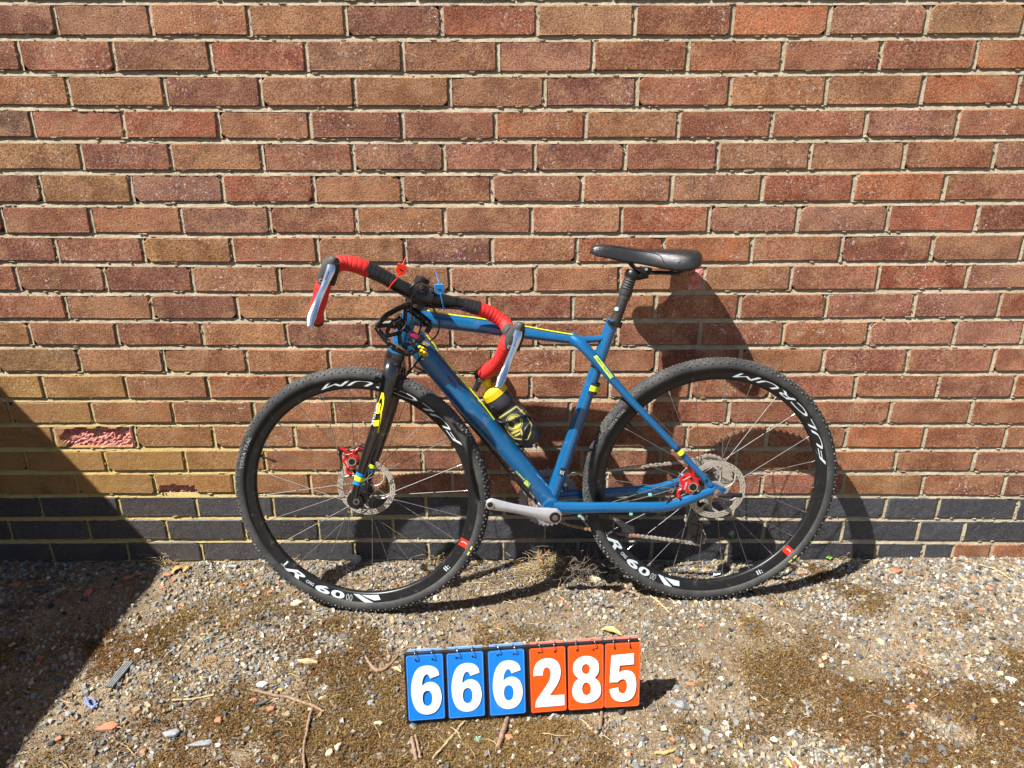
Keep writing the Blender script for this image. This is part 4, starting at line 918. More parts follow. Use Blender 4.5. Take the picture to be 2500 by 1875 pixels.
mb = MB(); mb.prism([B(1672, 1232, cx+.008), B(1690, 1226, cx+.008), B(1700, 1262, cx+.008), B(1722, 1310, cx+.008), B(1712, 1330, cx+.008), B(1692, 1325, cx+.008), B(1680, 1290, cx+.008)], BN*-.003, bevel=.0008); mb.build('cage_plate', M['satin'], der)
mb = MB(); mb.sweep([B(1745, 1210, cx-.004), B(1715, 1222, cx), B(1685, 1240, cx)], [(.012, .008), (.010, .009), (.013, .010)], 12, side=BN); mb.build('derailleur_body', M['satin'], der)
for p in (up_, lo_):
    mb = MB(); mb.cyl(p-BN*.002, p+BN*.002, .016, 22, 0); mb.cyl(p+BN*.002, p+BN*.0045, .004, 8, 1); mb.build('jockey_wheel', [M['black'], M['steel']], der)
chain = empty('chain', parent=bike)
rr_ = .054; pts = []
for i in range(13): pts.append(CP_(rr_, R(98+190*i/12), .003))
low = [B(1375, 1277, -.042), B(1438, 1292, -.044), B(1510, 1303, -.046), B(1600, 1313, -.048), B(1690, 1326, cx)]
pts += low+[B(1708, 1328, cx), B(1720, 1318, cx), B(1717, 1300, cx), B(1706, 1286, cx), B(1697, 1276, cx)]
pts += [B(1676, 1274, cx), B(1678, 1258, cx), B(1700, 1248, cx)]
for i in range(11): pts.append(kc+re1*(.068*math.cos(R(-80+178*i/10)))+re2*(.068*math.sin(R(-80+178*i/10)))+rn*-.0)
pts += [B(1677, 1126, -.040), B(1560, 1139, -.041), B(1470, 1150, -.042), B(1400, 1157, -.042)]
P_ = cr(pts, 6, True); acc = [0]
for i in range(1, len(P_)+1): acc.append(acc[-1]+(P_[i % len(P_)]-P_[i-1]).length)
tot = acc[-1]; nl = int(tot/.0127)//2*2; P_.append(P_[0])
def along(s):
    s %= tot; k = int(np.searchsorted(acc, s, 'right'))-1; k = min(k, len(P_)-2); f = (s-acc[k])/max(1e-9, acc[k+1]-acc[k]); return P_[k]*(1-f)+P_[k+1]*f
def link_mesh(outer):
    mb = MB(); o = .0034 if outer else .0021
    for sd in (-1, 1):
        out = []
        for e in (-1, 1):
            for j in range(5): a = (-PI/2+PI*j/4) if e > 0 else (PI/2+PI*j/4); out.append((e*.00635+.0043*math.cos(a), .0043*math.sin(a)))
            out.append((0, (.0026 if e > 0 else -.0026)))
        mb.prism([Vector((a, b, sd*o-.0006)) for a, b in out], Vector((0, 0, .0012)))
    for e in (-1, 1): mb.cyl(Vector((e*.00635, 0, -.0042 if outer else -.002)), Vector((e*.00635, 0, .0042 if outer else .002)), .0022 if outer else .0036, 7)
    return mb
base = bike.location; lm = {}
for o_ in (0, 1):
    for mm in ('chain', 'rustychain'): lm[(o_, mm)] = link_mesh(o_).mesh('chain_link', M[mm])
for i in range(nl):
    a, b = along(i*tot/nl), along((i+1)*tot/nl); d = (b-a).normalized(); y = BN.cross(d).normalized(); z = d.cross(y)
    rust = i < 34
    o = bpy.data.objects.new('chain_link', lm[(i % 2, 'rustychain' if rust else 'chain')]); COL.objects.link(o); o.parent = chain
    mw = Matrix((d, y, z)).transposed().to_4x4(); mw.translation = (a+b)/2-base; o.matrix_local = mw
# cables under the frame and clips
for pts, r_ in (([B(1362, 1262, .02), B(1430, 1256, .045), B(1520, 1254, .054), B(1590, 1250, .060), B(1625, 1232, .066), B(1640, 1205, .066), B(1650, 1190, .060)], .0021), ([B(1480, 1233, -.02), B(1560, 1218, -.03), B(1660, 1190, -.045)], .0016)):
    mb = MB(); mb.sweep(cr(pts, 6), r_, 8); mb.build('brake_hose', M['black'] if r_ > .002 else M['steel'], bike)
for (x, y, c) in ((1415, 1259, .045), (1540, 1254, .058), (1587, 1208, -.03)): mb = MB(); mb.box(B(x, y, c), BA*.004, BU*.003, BN*.004); mb.build('cable_clip', M['zip'], frame)

# ------------------------------------------------------------------ handlebar, turned flat to the wall
bar = empty('handlebar', parent=bike)
Y = at_y
def ripple(name, pts, r, m, n=24, amp=.0005, per=.0105, seg=16):
    p = cr(pts, n); mb = MB(); L = 0; rr = []
    for i, q in enumerate(p):
        if i: L += (q-p[i-1]).length
        f = (L/per) % 1.0; base_r = r if not isinstance(r, list) else r[0]+(r[-1]-r[0])*i/(len(p)-1)
        rr.append(base_r+amp*(1 if f < .72 else 1-(f-.72)/.28*2.2))
    mb.sweep(p, rr, seg); return mb.build(name, M[m], bar)
mb = MB(); mb.sweep(cr([Y(897, 657, -.242), Y(940, 678, -.232), Y(985, 702, -.222), Y(1003, 712, -.215), Y(1031, 723, -.208), Y(1060, 729, -.200), Y(1092, 735, -.190), Y(1125, 741, -.180), Y(1160, 752, -.172)], 6),
  [.0150, .0140, .0155, .0175, .0180, .0175, .0150, .0130, .0145], 18); mb.build('bar_tube', M['satin'], bar)
ripple('black_tape', [Y(893, 655, -.243), Y(915, 665, -.238), Y(940, 678, -.232), Y(958, 688, -.229)], [.0185, .0158], 'elec', 14, .0005, .012)
ripple('black_tape', [Y(1168, 753, -.170), Y(1150, 748, -.174), Y(1130, 743, -.179)], [.0178, .0155], 'elec', 12, .0005, .010)
ripple('bar_tape', [Y(900, 659, -.241), Y(872, 648, -.250), Y(845, 642, -.257), Y(826, 645, -.268), Y(812, 655, -.285)], [.0182, .0170], 'tape', 22)
ripple('bar_tape', [Y(1163, 752, -.171), Y(1188, 761, -.165), Y(1212, 774, -.162), Y(1232, 789, -.168), Y(1242, 806, -.188)], [.0172, .0165], 'tape', 22)
ripple('bar_tape', [Y(797, 676, -.318), Y(788, 702, -.322), Y(780, 735, -.312), Y(772, 762, -.285), Y(774, 776, -.262)], [.0170, .0165], 'tape', 22, .0004)
ripple('bar_tape', [Y(1242, 824, -.222), Y(1234, 846, -.222), Y(1226, 870, -.208), Y(1208, 893, -.180), Y(1181, 911, -.150)], [.0172, .0190], 'tape', 22, .0004)
mb = MB(); mb.cyl(Y(773, 777, -.262), Y(777, 785, -.250), .0145, 16); mb.build('bar_plug', M['black'], bar)
mb = MB(); p = Y(1180, 912, -.150); q = Y(1170, 917, -.140); mb.cyl(p, q, .0165, 18, 0); mb.sweep([Y(1176, 918, -.152), Y(1170, 931, -.156)], .0080, 12, mi=1); mb.sweep([Y(1170, 930, -.156), Y(1159, 954, -.160)], [.0088, .0078], 12, mi=0); mb.build('bar_end_mount', [M['black'], M['steel']], bar)
for hood, drop, lever, yl, fac in (
  ([(817, 627, -.352), (814, 636, -.352), (806, 652, -.342), (797, 672, -.330), (790, 692, -.322)], [(803, 645, -.300), (806, 655, -.325)], [(809, 647, -.366), (806, 662, -.372), (797, 684, -.378), (788, 706, -.386), (774, 738, -.396), (761, 772, -.414), (756, 797, -.430)], 0, 1),
  ([(1271, 787, -.258), (1268, 797, -.258), (1258, 814, -.246), (1249, 832, -.234), (1243, 848, -.226)], [(1240, 806, -.195), (1252, 814, -.225)], [(1266, 808, -.272), (1263, 824, -.278), (1256, 846, -.283), (1247, 868, -.290), (1236, 896, -.300), (1224, 925, -.318), (1216, 946, -.334)], 0, 1)):
    mb = MB(); mb.sweep(cr([Y(*p) for p in hood], 5), [(.010, .008), (.0150, .0135), (.0185, .0175), (.0195, .0185), (.0150, .0150)], 16, side=BA)
    mb.sweep([Y(*p) for p in drop], [.0165, .0175], 14); mb.build('brake_hood', M['rubber'], bar)
    h2 = [Y(hood[0][0]+6, hood[0][1]+14, hood[0][2]-.010), Y(hood[2][0]+13, hood[2][1]+10, hood[2][2]-.014), Y(hood[3][0]+14, hood[3][1]+22, hood[3][2]-.012)]
    mb = MB(); mb.sweep(cr(h2, 5), [(.008, .006), (.009, .008), (.006, .006)], 10, side=BA); mb.build('lever_bracket', M['black'], bar)
    lp = [Y(*p) for p in lever]; mb = MB(); mb.sweep(cr(lp, 6), [(.0030, .0095), (.0030, .0100), (.0040, .0085), (.0042, .0078), (.0036, .0084), (.0034, .0108), (.0016, .0062)], 14, side=BA); mb.build('brake_lever', M['chrome'], bar)
    pv = Y(lever[1][0]-20, lever[1][1]+20, lever[1][2]+.016); mb = MB(); mb.cyl(pv, pv-Vector((0, .012, 0)), .0045, 10); mb.sweep([pv-Vector((0, .010, 0)), lp[2]], .003, 8); mb.build('lever_pivot', M['chrome'], bar)
    d_ = (lp[2]-lp[1]); o_ = lp[1]-Vector((0, .0042, -.0015)); lettering('lever_lettering', 'Gyermo', lambda x, y: o_+d_*(1.0-x*.95)+BA*(.006*y-.004), M['seam'], bar, .02)
# stem
stem = empty('stem', parent=bike)
hd = (head_t-head_b).normalized(); s0 = head_t; s1 = head_t+hd*.078
mb = MB(); mb.cyl(s0, s0+hd*.022, .0185, 20); mb.build('headset_spacer', M['black'], stem)
mb = MB(); mb.cyl(s0+hd*.034, s1, .0190, 22); mb.cyl(s1, s1+hd*.003, .0165, 22); mb.cyl(s1+hd*.003, s1+hd*.0045, .006, 8)
clamp = Y(1031, 723, -.208); sm_ = s0+hd*.056
mb.sweep(cr([sm_, sm_+(clamp-sm_)*.35, sm_+(clamp-sm_)*.8], 4), [(.017, .018), (.0165, .0155), (.018, .022)], 16); mb.build('stem_body', M['satin'], stem)
bd = (Y(1060, 729, -.200)-Y(1003, 712, -.215)).normalized(); fw = (clamp-sm_); fw = (fw-bd*fw.dot(bd)).normalized(); upv = fw.cross(bd); upv = upv if upv.z > 0 else -upv
mb = MB(); mb.cyl(clamp-bd*.021, clamp+bd*.021, .0222, 24)
for sg in (1, -1):
    mb.box(clamp+upv*sg*.0225+fw*.004, bd*.019, upv*.0065, fw*.009)
mb.build('face_plate', M['satin'], stem)
for a in (1, -1):
    for b in (1, -1):
        p = clamp+upv*(.0235*a)+bd*(.0125*b)+fw*.0125; mb = MB(); mb.cyl(p, p+fw*.0035, .0044, 12, 0); mb.cyl(p+fw*.0034, p+fw*.0037, .0022, 6, 1); mb.build('bolt', [M['steel'], M['black']], stem)
cables = empty('cables', parent=bike)
for pts, r_ in (([Y(1051, 742, -.222), Y(1066, 768, -.225), Y(1073, 792, -.222), Y(1066, 818, -.210), Y(1050, 833, -.190)], .0022),
  ([Y(905, 672, -.245), Y(940, 694, -.240), Y(968, 712, -.236), Y(1000, 728, -.232), Y(1040, 744, -.225)], .0024),
  ([Y(1000, 712, -.238), Y(1004, 700, -.240), Y(1018, 690, -.235), Y(1030, 686, -.22)], .0024),
  ([Y(1008, 694, -.236), Y(1006, 715, -.242), Y(1005, 740, -.240), Y(1003, 765, -.225)], .0026),
  ([Y(1040, 748, -.222), Y(1080, 751, -.205), Y(1120, 753, -.195), Y(1152, 757, -.185)], .0032),
  ([Y(1000, 741, -.225), Y(960, 757, -.215), Y(935, 774, -.205), Y(918, 795, -.20)], .0034),
  ([Y(996, 745, -.22), Y(955, 766, -.205), Y(928, 790, -.20)], .0026),
  ([Y(1036, 836, -.185), Y(1034, 862, -.180), Y(1022, 878, -.165), Y(1008, 897, -.150), Y(990, 920, -.135), Y(975, 940, -.13)], .0024),
  ([Y(1022, 750, -.205), Y(1030, 775, -.20), Y(1024, 810, -.19), Y(1012, 838, -.175)], .0022)):
    mb = MB(); mb.sweep(cr(pts, 8), r_, 8); mb.build('cable', M['black'], cables)

# bottle cage
def on_cyl(px, py, A, d, r):                             # the near side of a cylinder seen through a point of the picture
    v = ray(px, py); w = CAM-A; a = v-d*v.dot(d); b = w-d*w.dot(d)
    qa, qb, qc = a.dot(a), 2*a.dot(b), b.dot(b)-r*r; D = qb*qb-4*qa*qc
    t = (-qb-math.sqrt(max(D, 0)))/(2*qa); return CAM+v*t
bt0, bt1 = B(1301, 1079), B(1186, 930); bdn = (bt1-bt0).normalized(); BL = (bt1-bt0).length; BR = .0362
def zc(x, y): return (1150+x*.2415, 880+y*.2415)
cage = empty('bottle_cage', parent=bike)
for pts in ([(215, 470), (235, 560), (300, 625), (400, 610), (500, 572), (560, 556), (610, 590)], [(240, 560), (320, 680), (400, 780), (470, 850), (520, 840), (530, 760), (548, 700), (590, 640)], [(470, 850), (500, 890), (530, 905)]):
    mb = MB(); mb.sweep(cr([on_cyl(*zc(*p), bt0, bdn, BR+.0035) for p in pts], 6), [(.0038, .0028)]*2, 8); mb.build('cage_wire', M['black'], cage)
mb = MB(); q = B(1222, 1018), B(1278, 1092); mb.sweep([q[0], q[1]], [(.004, .012)]*2, 8, side=BN); mb.build('cage_base', M['black'], cage)

# the bottle, the pedal and the plastic seals hang on the bicycle as things of their own
bottle = empty('water_bottle', bt0); tag(bottle, 'smoky black water bottle with yellow cap held in the bicycle frame', 'bottle')
prof = [(0, .020), (.004, .029), (.012, .0350), (.05, .0362), (.095, .0362), (.106, .0335), (.113, .0275), (.120, .0270), (.128, .0305), (.134, .0330), (.158, .0330), (.163, .0310), (.166, .0300)]
mb = MB(); mb.sweep([bt0+bdn*a for a, b in prof], [b for a, b in prof], 36, side=BN); mb.build('bottle_body', M['bottle'], bottle)
prof = [(.160, .0335), (.176, .0335), (.180, .0320), (.186, .0240), (.188, .0120)]
mb = MB(); n_ = 56; vs = []
for a, b in prof:
    for k in range(n_):
        rr2 = b+(.0008 if (k % 2 and a < .178) else 0); t = 2*PI*k/n_; x_ = BN; y_ = bdn.cross(BN); vs.append(bt0+bdn*a+x_*(rr2*math.cos(t))+y_*(rr2*math.sin(t)))
mb.add(vs, [[i*n_+k, i*n_+(k+1) % n_, (i+1)*n_+(k+1) % n_, (i+1)*n_+k] for i in range(len(prof)-1) for k in range(n_)]+[list(range(4*n_, 5*n_))]); mb.build('bottle_cap', M['cap'], bottle)
mb = MB(); mb.sweep([bt0+bdn*.186, bt0+bdn*.198, bt0+bdn*.200, bt0+bdn*.210], [.010, .009, .012, .0115], 16); mb.build('nozzle', M['cap'], bottle)
def dec(name, polys, m, lift=.0004):
    mb = MB()
    for poly in polys: mb.add([on_cyl(*zc(x, y), bt0, bdn, BR+lift) for x, y in poly], [list(range(len(poly)))])
    o = mb.build(name, M[m], bottle); return o
def ringp(cx, cy, r0, r1, n=28, sq=1.0, rot=0):
    out = []
    for i in range(n):
        a, b = 2*PI*i/n, 2*PI*(i+1)/n; f = lambda r, t: (cx+r*math.cos(t)*math.cos(rot)-r*sq*math.sin(t)*math.sin(rot), cy+r*math.cos(t)*math.sin(rot)+r*sq*math.sin(t)*math.cos(rot))
        out.append([f(r0, a), f(r1, a), f(r1, b), f(r0, b)])
    return out
def line(pts, w):
    out = []
    for (x0, y0), (x1, y1) in zip(pts, pts[1:]):
        l = math.hypot(x1-x0, y1-y0); nx_, ny_ = -(y1-y0)/l*w, (x1-x0)/l*w; k = max(1, int(l/25))
        for j in range(k):
            a, b = j/k, (j+1)/k; p = (x0+(x1-x0)*a, y0+(y1-y0)*a); q = (x0+(x1-x0)*b, y0+(y1-y0)*b); out.append([(p[0]-nx_, p[1]-ny_), (q[0]-nx_, q[1]-ny_), (q[0]+nx_, q[1]+ny_), (p[0]+nx_, p[1]+ny_)])
    return out
o = dec('badge', ringp(438, 626, 0, 72)+ringp(438, 626, 80, 86)+line([(285, 582), (460, 465)], 8)+line([(460, 465), (560, 560), (612, 650), (600, 730), (570, 800), (520, 800), (440, 790), (370, 720), (345, 660)], 6)+line([(410, 740), (490, 700)], 12)+line([(440, 765), (500, 735)], 9)+line([(500, 690), (520, 760)], 8)+line([(500, 520), (530, 480)], 12)+line([(540, 520), (575, 555)], 16)+line([(585, 570), (605, 592)], 10), 'print')
o['kind'] = 'stuff'
vs, fs = text_polys('GLI', 1, .01); mb = MB(); ex_, ey_ = (.78, -.45), (-.42, -.80)
mb.add([on_cyl(*zc(388+100*x*.85+y*-22, 668-100*x*.42-y*52), bt0, bdn, BR+.0008) for x, y in vs], fs); mb.build('badge_lettering', M['bottle'], bottle)

# spare flat pedal tied to the head tube
pc = Y(985, 806, -.198); pedal = empty('pedal', pc); tag(pedal, 'black cage pedal with pink sleeve tied to the head tube', 'pedal')
def zp(x, y, yy=-.198): return Y(900+x*.18904, 720+y*.18904, yy)
def bars(name, segs, r, m, parent=pedal, seg=6):
    for sgm in segs:
        mb = MB(); mb.sweep([zp(*p) for p in sgm], r, seg, side=Vector((0, 1, 0))); mb.build(name, M[m], parent)
bars('cage_plate', [[(95, 412, -.210), (205, 560, -.212), (330, 690, -.212), (520, 765, -.208)], [(90, 405, -.21), (240, 255, -.205), (370, 185, -.20), (485, 135, -.19)], [(480, 140, -.19), (640, 260, -.188), (800, 388, -.186)], [(800, 395, -.186), (745, 490, -.192)], [(520, 765, -.208), (640, 690, -.200)]], [(.0072, .0040)]*4, 'black')
bars('cage_plate', [[(500, 150, -.187), (640, 255, -.186), (780, 372, -.184)]], [(.0115, .0025)]*3, 'black')
bars('cage_web', [[(120, 400, -.206), (260, 390, -.204), (360, 420, -.200)], [(215, 545, -.208), (260, 420, -.205), (330, 330, -.204)], [(240, 530, -.208), (340, 505, -.204), (430, 480, -.200)], [(340, 330, -.204), (400, 440, -.204), (420, 480, -.204)], [(395, 500, -.206), (410, 640, -.208)], [(480, 140, -.190), (470, 330, -.196), (440, 470, -.200)], [(430, 660, -.208), (520, 630, -.206), (600, 610, -.204)], [(520, 560, -.204), (600, 680, -.206)]], [(.0056, .0030)]*3, 'black')
mb = MB(); mb.sweep([zp(360, 290), zp(440, 380), zp(520, 470)], [.0095, .0085, .0085], 14); mb.build('pedal_body', M['satin'], pedal)
mb = MB(); mb.sweep([zp(530, 492), zp(560, 510), zp(610, 540), zp(640, 560)], [.0075, .0085, .0085, .0075], 16); mb.build('axle_sleeve', M['magenta'], pedal)
mb = MB(); mb.sweep([zp(635, 552), zp(665, 575), zp(700, 600)], [.0115, .012, .010], 14); mb.build('bearing_housing', M['black'], pedal)
mb = MB(); mb.sweep([zp(700, 598), zp(760, 625), zp(790, 640)], [.0078, .0075, .0068], 14); mb.build('axle', M['chrome'], pedal)
for a, b in (((270, 600, -.219), (480, 730, -.216)), ((590, 290, -.196), (690, 420, -.194))):
    mb = MB(); mb.sweep([zp(*a), zp(*b)], [(.0022, .0012)]*2, 6, side=Vector((0, 1, 0))); mb.build('reflector_strip', M['amber'], pedal)
for a in ((130, 443), (255, 597), (295, 662), (368, 672), (490, 737), (560, 742), (512, 187), (640, 262), (750, 345)):
    mb = MB(); p = zp(*a, -.215 if a[1] > 400 else -.197); mb.cyl(p, p-Vector((0, .004, 0)), .0022, 8); mb.build('grip_pin', M['steel'], pedal)
for pts in ([(335, 290), (365, 255), (420, 250), (430, 290), (380, 330), (310, 360)], [(470, 330), (480, 380), (440, 440), (400, 470)]):
    mb = MB(); mb.sweep(cr([zp(x, y, -.212) for x, y in pts], 5), .0012, 6); mb.build('clip_wire', M['steel'], pedal)
mb = MB()
for i, a in enumerate(((665, 690), (700, 705), (690, 740), (720, 760))): mb.sweep(cr([zp(a[0]-35, a[1]-12, -.19), zp(a[0], a[1]-20, -.205), zp(a[0]+38, a[1]+5, -.19), zp(a[0], a[1]+22, -.18)], 5, True), .0030, 6, closed=True)
mb.sweep([zp(650, 745, -.19), zp(665, 790, -.19)], .002, 6); mb.sweep([zp(680, 825, -.19), zp(712, 830, -.19)], [(.003, .002)]*2, 6)
yt = mb.build('yellow_tie', M['yellowtape'], pedal)

def seal(name, label, m, body, tail, strap, num, ang):
    c = Y(*body); o = empty(name, c); tag(o, label, 'tag')
    r_ = Vector((math.cos(ang), 0, math.sin(ang))); u_ = Vector((-math.sin(ang), -.25, math.cos(ang))).normalized(); f_ = u_.cross(r_)*-1; f_ = f_ if f_.y < 0 else -f_
    k = .0115; pl = [(-k, -k*.7), (-k*.5, -k*1.25), (k*.4, -k*1.25), (k*.9, -k*.8), (k, k*.8), (k*.8, k*1.05), (-k*.8, k*1.05), (-k, k*.8)]
    mb = MB(); mb.prism([c+r_*a+u_*b-f_*.0012 for a, b in pl], f_*.0026, bevel=.0005); mb.build('tag_plate', M[m], o)
    mb = MB(); mb.sweep([c+u_*k, Y(*tail)], [.0016, .0007], 6); mb.build('tail', M[m], o)
    p = cr([Y(*q) for q in strap], 10); mb = MB(); mb.sweep(p, [.0013+.0007*(i % 2) for i in range(len(p))], 6); mb.build('beaded_strap', M[m], o)
    mb = MB(); mb.box(c+f_*.0018-u_*.001, r_*.004, u_*.0012, f_*.0003); mb.build('stamp', M['seam'], o)
seal('security_seal', 'red plastic seal strap looped round the handlebar left of the stem', 'redseal', (980, 657, -.262), (991, 627, -.258), [(975, 668, -.262), (969, 680, -.258), (958, 692, -.254), (949, 706, -.245)], 0, -.35)
seal('security_seal', 'blue plastic seal strap looped round the handlebar right of the stem', 'blueseal', (1073, 705, -.222), (1063, 658, -.215), [(1075, 716, -.222), (1078, 728, -.220), (1081, 742, -.216), (1085, 758, -.205)], 0, .0)

# ------------------------------------------------------------------ the number board
bl, br = at_z(993.8, 1772.7), at_z(1557, 1733.5); nbd = empty('number_board', (bl+br)/2)
tag(nbd, 'black flip number board reading 666285 standing on the gravel before the bicycle', 'number sign')
ex = (br-bl).normalized(); TB = R(9); ey0 = Vector((-ex.y, ex.x, 0)); ez = (ey0*math.sin(TB)+Vector((0, 0, 1))*math.cos(TB)); en = ex.cross(ez); WB, HB = (br-bl).length, .174
def NB(u, v, d=0.0): return bl+ex*u+ez*v+en*d
mb = MB(); mb.prism([NB(0, 0), NB(WB, 0), NB(WB, HB), NB(0, HB)], en*-.004, bevel=.0012); mb.build('front_panel', M['board'], nbd)
ez2 = (-ey0*-math.sin(R(15))+Vector((0, 0, 1))*math.cos(R(15))); top = NB(0, HB, -.007); dn = (Vector((0, 0, -1))*math.cos(R(14))+ey0*math.sin(R(14))).normalized(); HB2 = (top.z)/math.cos(R(14))
mb = MB(); q = [top, top+ex*WB, top+ex*WB+dn*HB2, top+dn*HB2]; mb.prism(q, dn.cross(ex).normalized()*.004, bevel=.001); mb.build('rear_panel', M['board'], nbd)
mb = MB(); mb.sweep([NB(.002, HB, -.004), NB(WB-.002, HB, -.004)], .0035, 8); mb.build('hinge', M['board'], nbd)
def rrect(x0, y0, x1, y1, r=.005, n=4):
    out = []
    for cx, cy, a0 in ((x1-r, y1-r, 0), (x0+r, y1-r, 90), (x0+r, y0+r, 180), (x1-r, y0+r, 270)):
        for i in range(n+1): a = R(a0+90*i/n); out.append((cx+r*math.cos(a), cy+r*math.sin(a)))
    return out
DIG = {'6': ([(199, 80, 1), (190, 42), (160, 12), (112, 0), (62, 12), (28, 52), (8, 115), (0, 190), (7, 265), (30, 330), (66, 364), (110, 375), (158, 362), (192, 322), (209, 262), (206, 205), (190, 160), (162, 134), (128, 125), (98, 134), (76, 152, 1), (82, 108), (96, 76), (112, 66), (126, 76), (134, 100, 1)], [[(112, 190), (86, 205), (77, 248), (86, 292), (112, 308), (136, 292), (145, 248), (136, 205)]]),
 '2': ([(0, 130, 1), (6, 70), (34, 22), (90, 0), (145, 10), (182, 48), (194, 105), (188, 155), (168, 205), (140, 248), (112, 290, 1), (216, 290, 1), (216, 375, 1), (6, 375, 1), (14, 325), (45, 275), (82, 222), (112, 172), (122, 125), (118, 88), (98, 70), (78, 80), (68, 112), (68, 130, 1)], []),
 '8': ([(98, 0), (50, 12), (14, 50), (6, 98), (18, 140), (46, 170, 1), (16, 200), (0, 250), (6, 310), (38, 352), (98, 368), (160, 354), (198, 314), (205, 258), (190, 205), (160, 172, 1), (184, 142), (192, 98), (182, 48), (146, 12)], [[(98, 62), (76, 76), (70, 100), (76, 126), (98, 140), (120, 126), (126, 100), (120, 76)], [(100, 204), (78, 220), (70, 252), (78, 290), (100, 304), (126, 290), (132, 252), (124, 220)]]),
 '5': ([(14, 8, 1), (176, 0, 1), (178, 86, 1), (74, 90, 1), (70, 140, 1), (110, 128), (158, 138), (188, 180), (198, 245), (190, 312), (160, 358), (104, 375), (48, 360), (16, 322), (4, 270, 1), (66, 258, 1), (76, 294), (98, 308), (120, 296), (130, 250), (120, 208), (98, 196), (76, 204), (64, 218, 1), (4, 218, 1)], [])}
def smooth_poly(pts, n=5):
    m = len(pts); out = []; has = any(len(p) == 3 for p in pts)
    for i in range(m):
        p0, p1, p2, p3 = pts[i-1], pts[i], pts[(i+1) % m], pts[(i+2) % m]
        if len(p1) == 3 and len(p2) == 3: out.append((p1[0], p1[1])); continue
        a = p1 if len(p1) == 3 else p0; d = p2 if len(p2) == 3 else p3
        for j in range(n):
            t = j/n; out.append(tuple(.5*(2*p1[k]+(p2[k]-a[k])*t+(2*a[k]-5*p1[k]+4*p2[k]-d[k])*t*t+(3*p1[k]-a[k]-3*p2[k]+d[k])*t**3) for k in (0, 1)))
    return out
from mathutils.geometry import delaunay_2d_cdt
def digit_mesh(ch):
    o, hs = DIG[ch]; loops = [smooth_poly(o)]+[smooth_poly([(a, b) for a, b in h]) for h in hs]
    vs = []; es = []; 
    for lp in loops: b = len(vs); vs += [Vector(p) for p in lp]; es += [(b+i, b+(i+1) % len(lp)) for i in range(len(lp))]
    V_, E_, F_, *_ = delaunay_2d_cdt(vs, es, [], 0, 1e-6)
    def inside(p, lp):
        c = False
        for i in range(len(lp)):
            (x1, y1), (x2, y2) = lp[i], lp[i-1]
            if (y1 > p[1]) != (y2 > p[1]) and p[0] < (x2-x1)*(p[1]-y1)/(y2-y1)+x1: c = not c
        return c
    keep = []
    for f in F_:
        c = sum((V_[i] for i in f), Vector((0, 0)))/len(f)
        if inside(c, loops[0]) and not any(inside(c, h) for h in loops[1:]): keep.append(list(f))
    return [(v.x, v.y) for v in V_], keep
CARDS = [('6', .0045, 0, 'cardblue'), ('6', .0925, .3, 'cardblue'), ('6', .1830, .8, 'cardblue'), ('2', .2745, 1.2, 'cardorange'), ('8', .3605, .6, 'cardorange'), ('5', .4450, -.4, 'cardorange')]
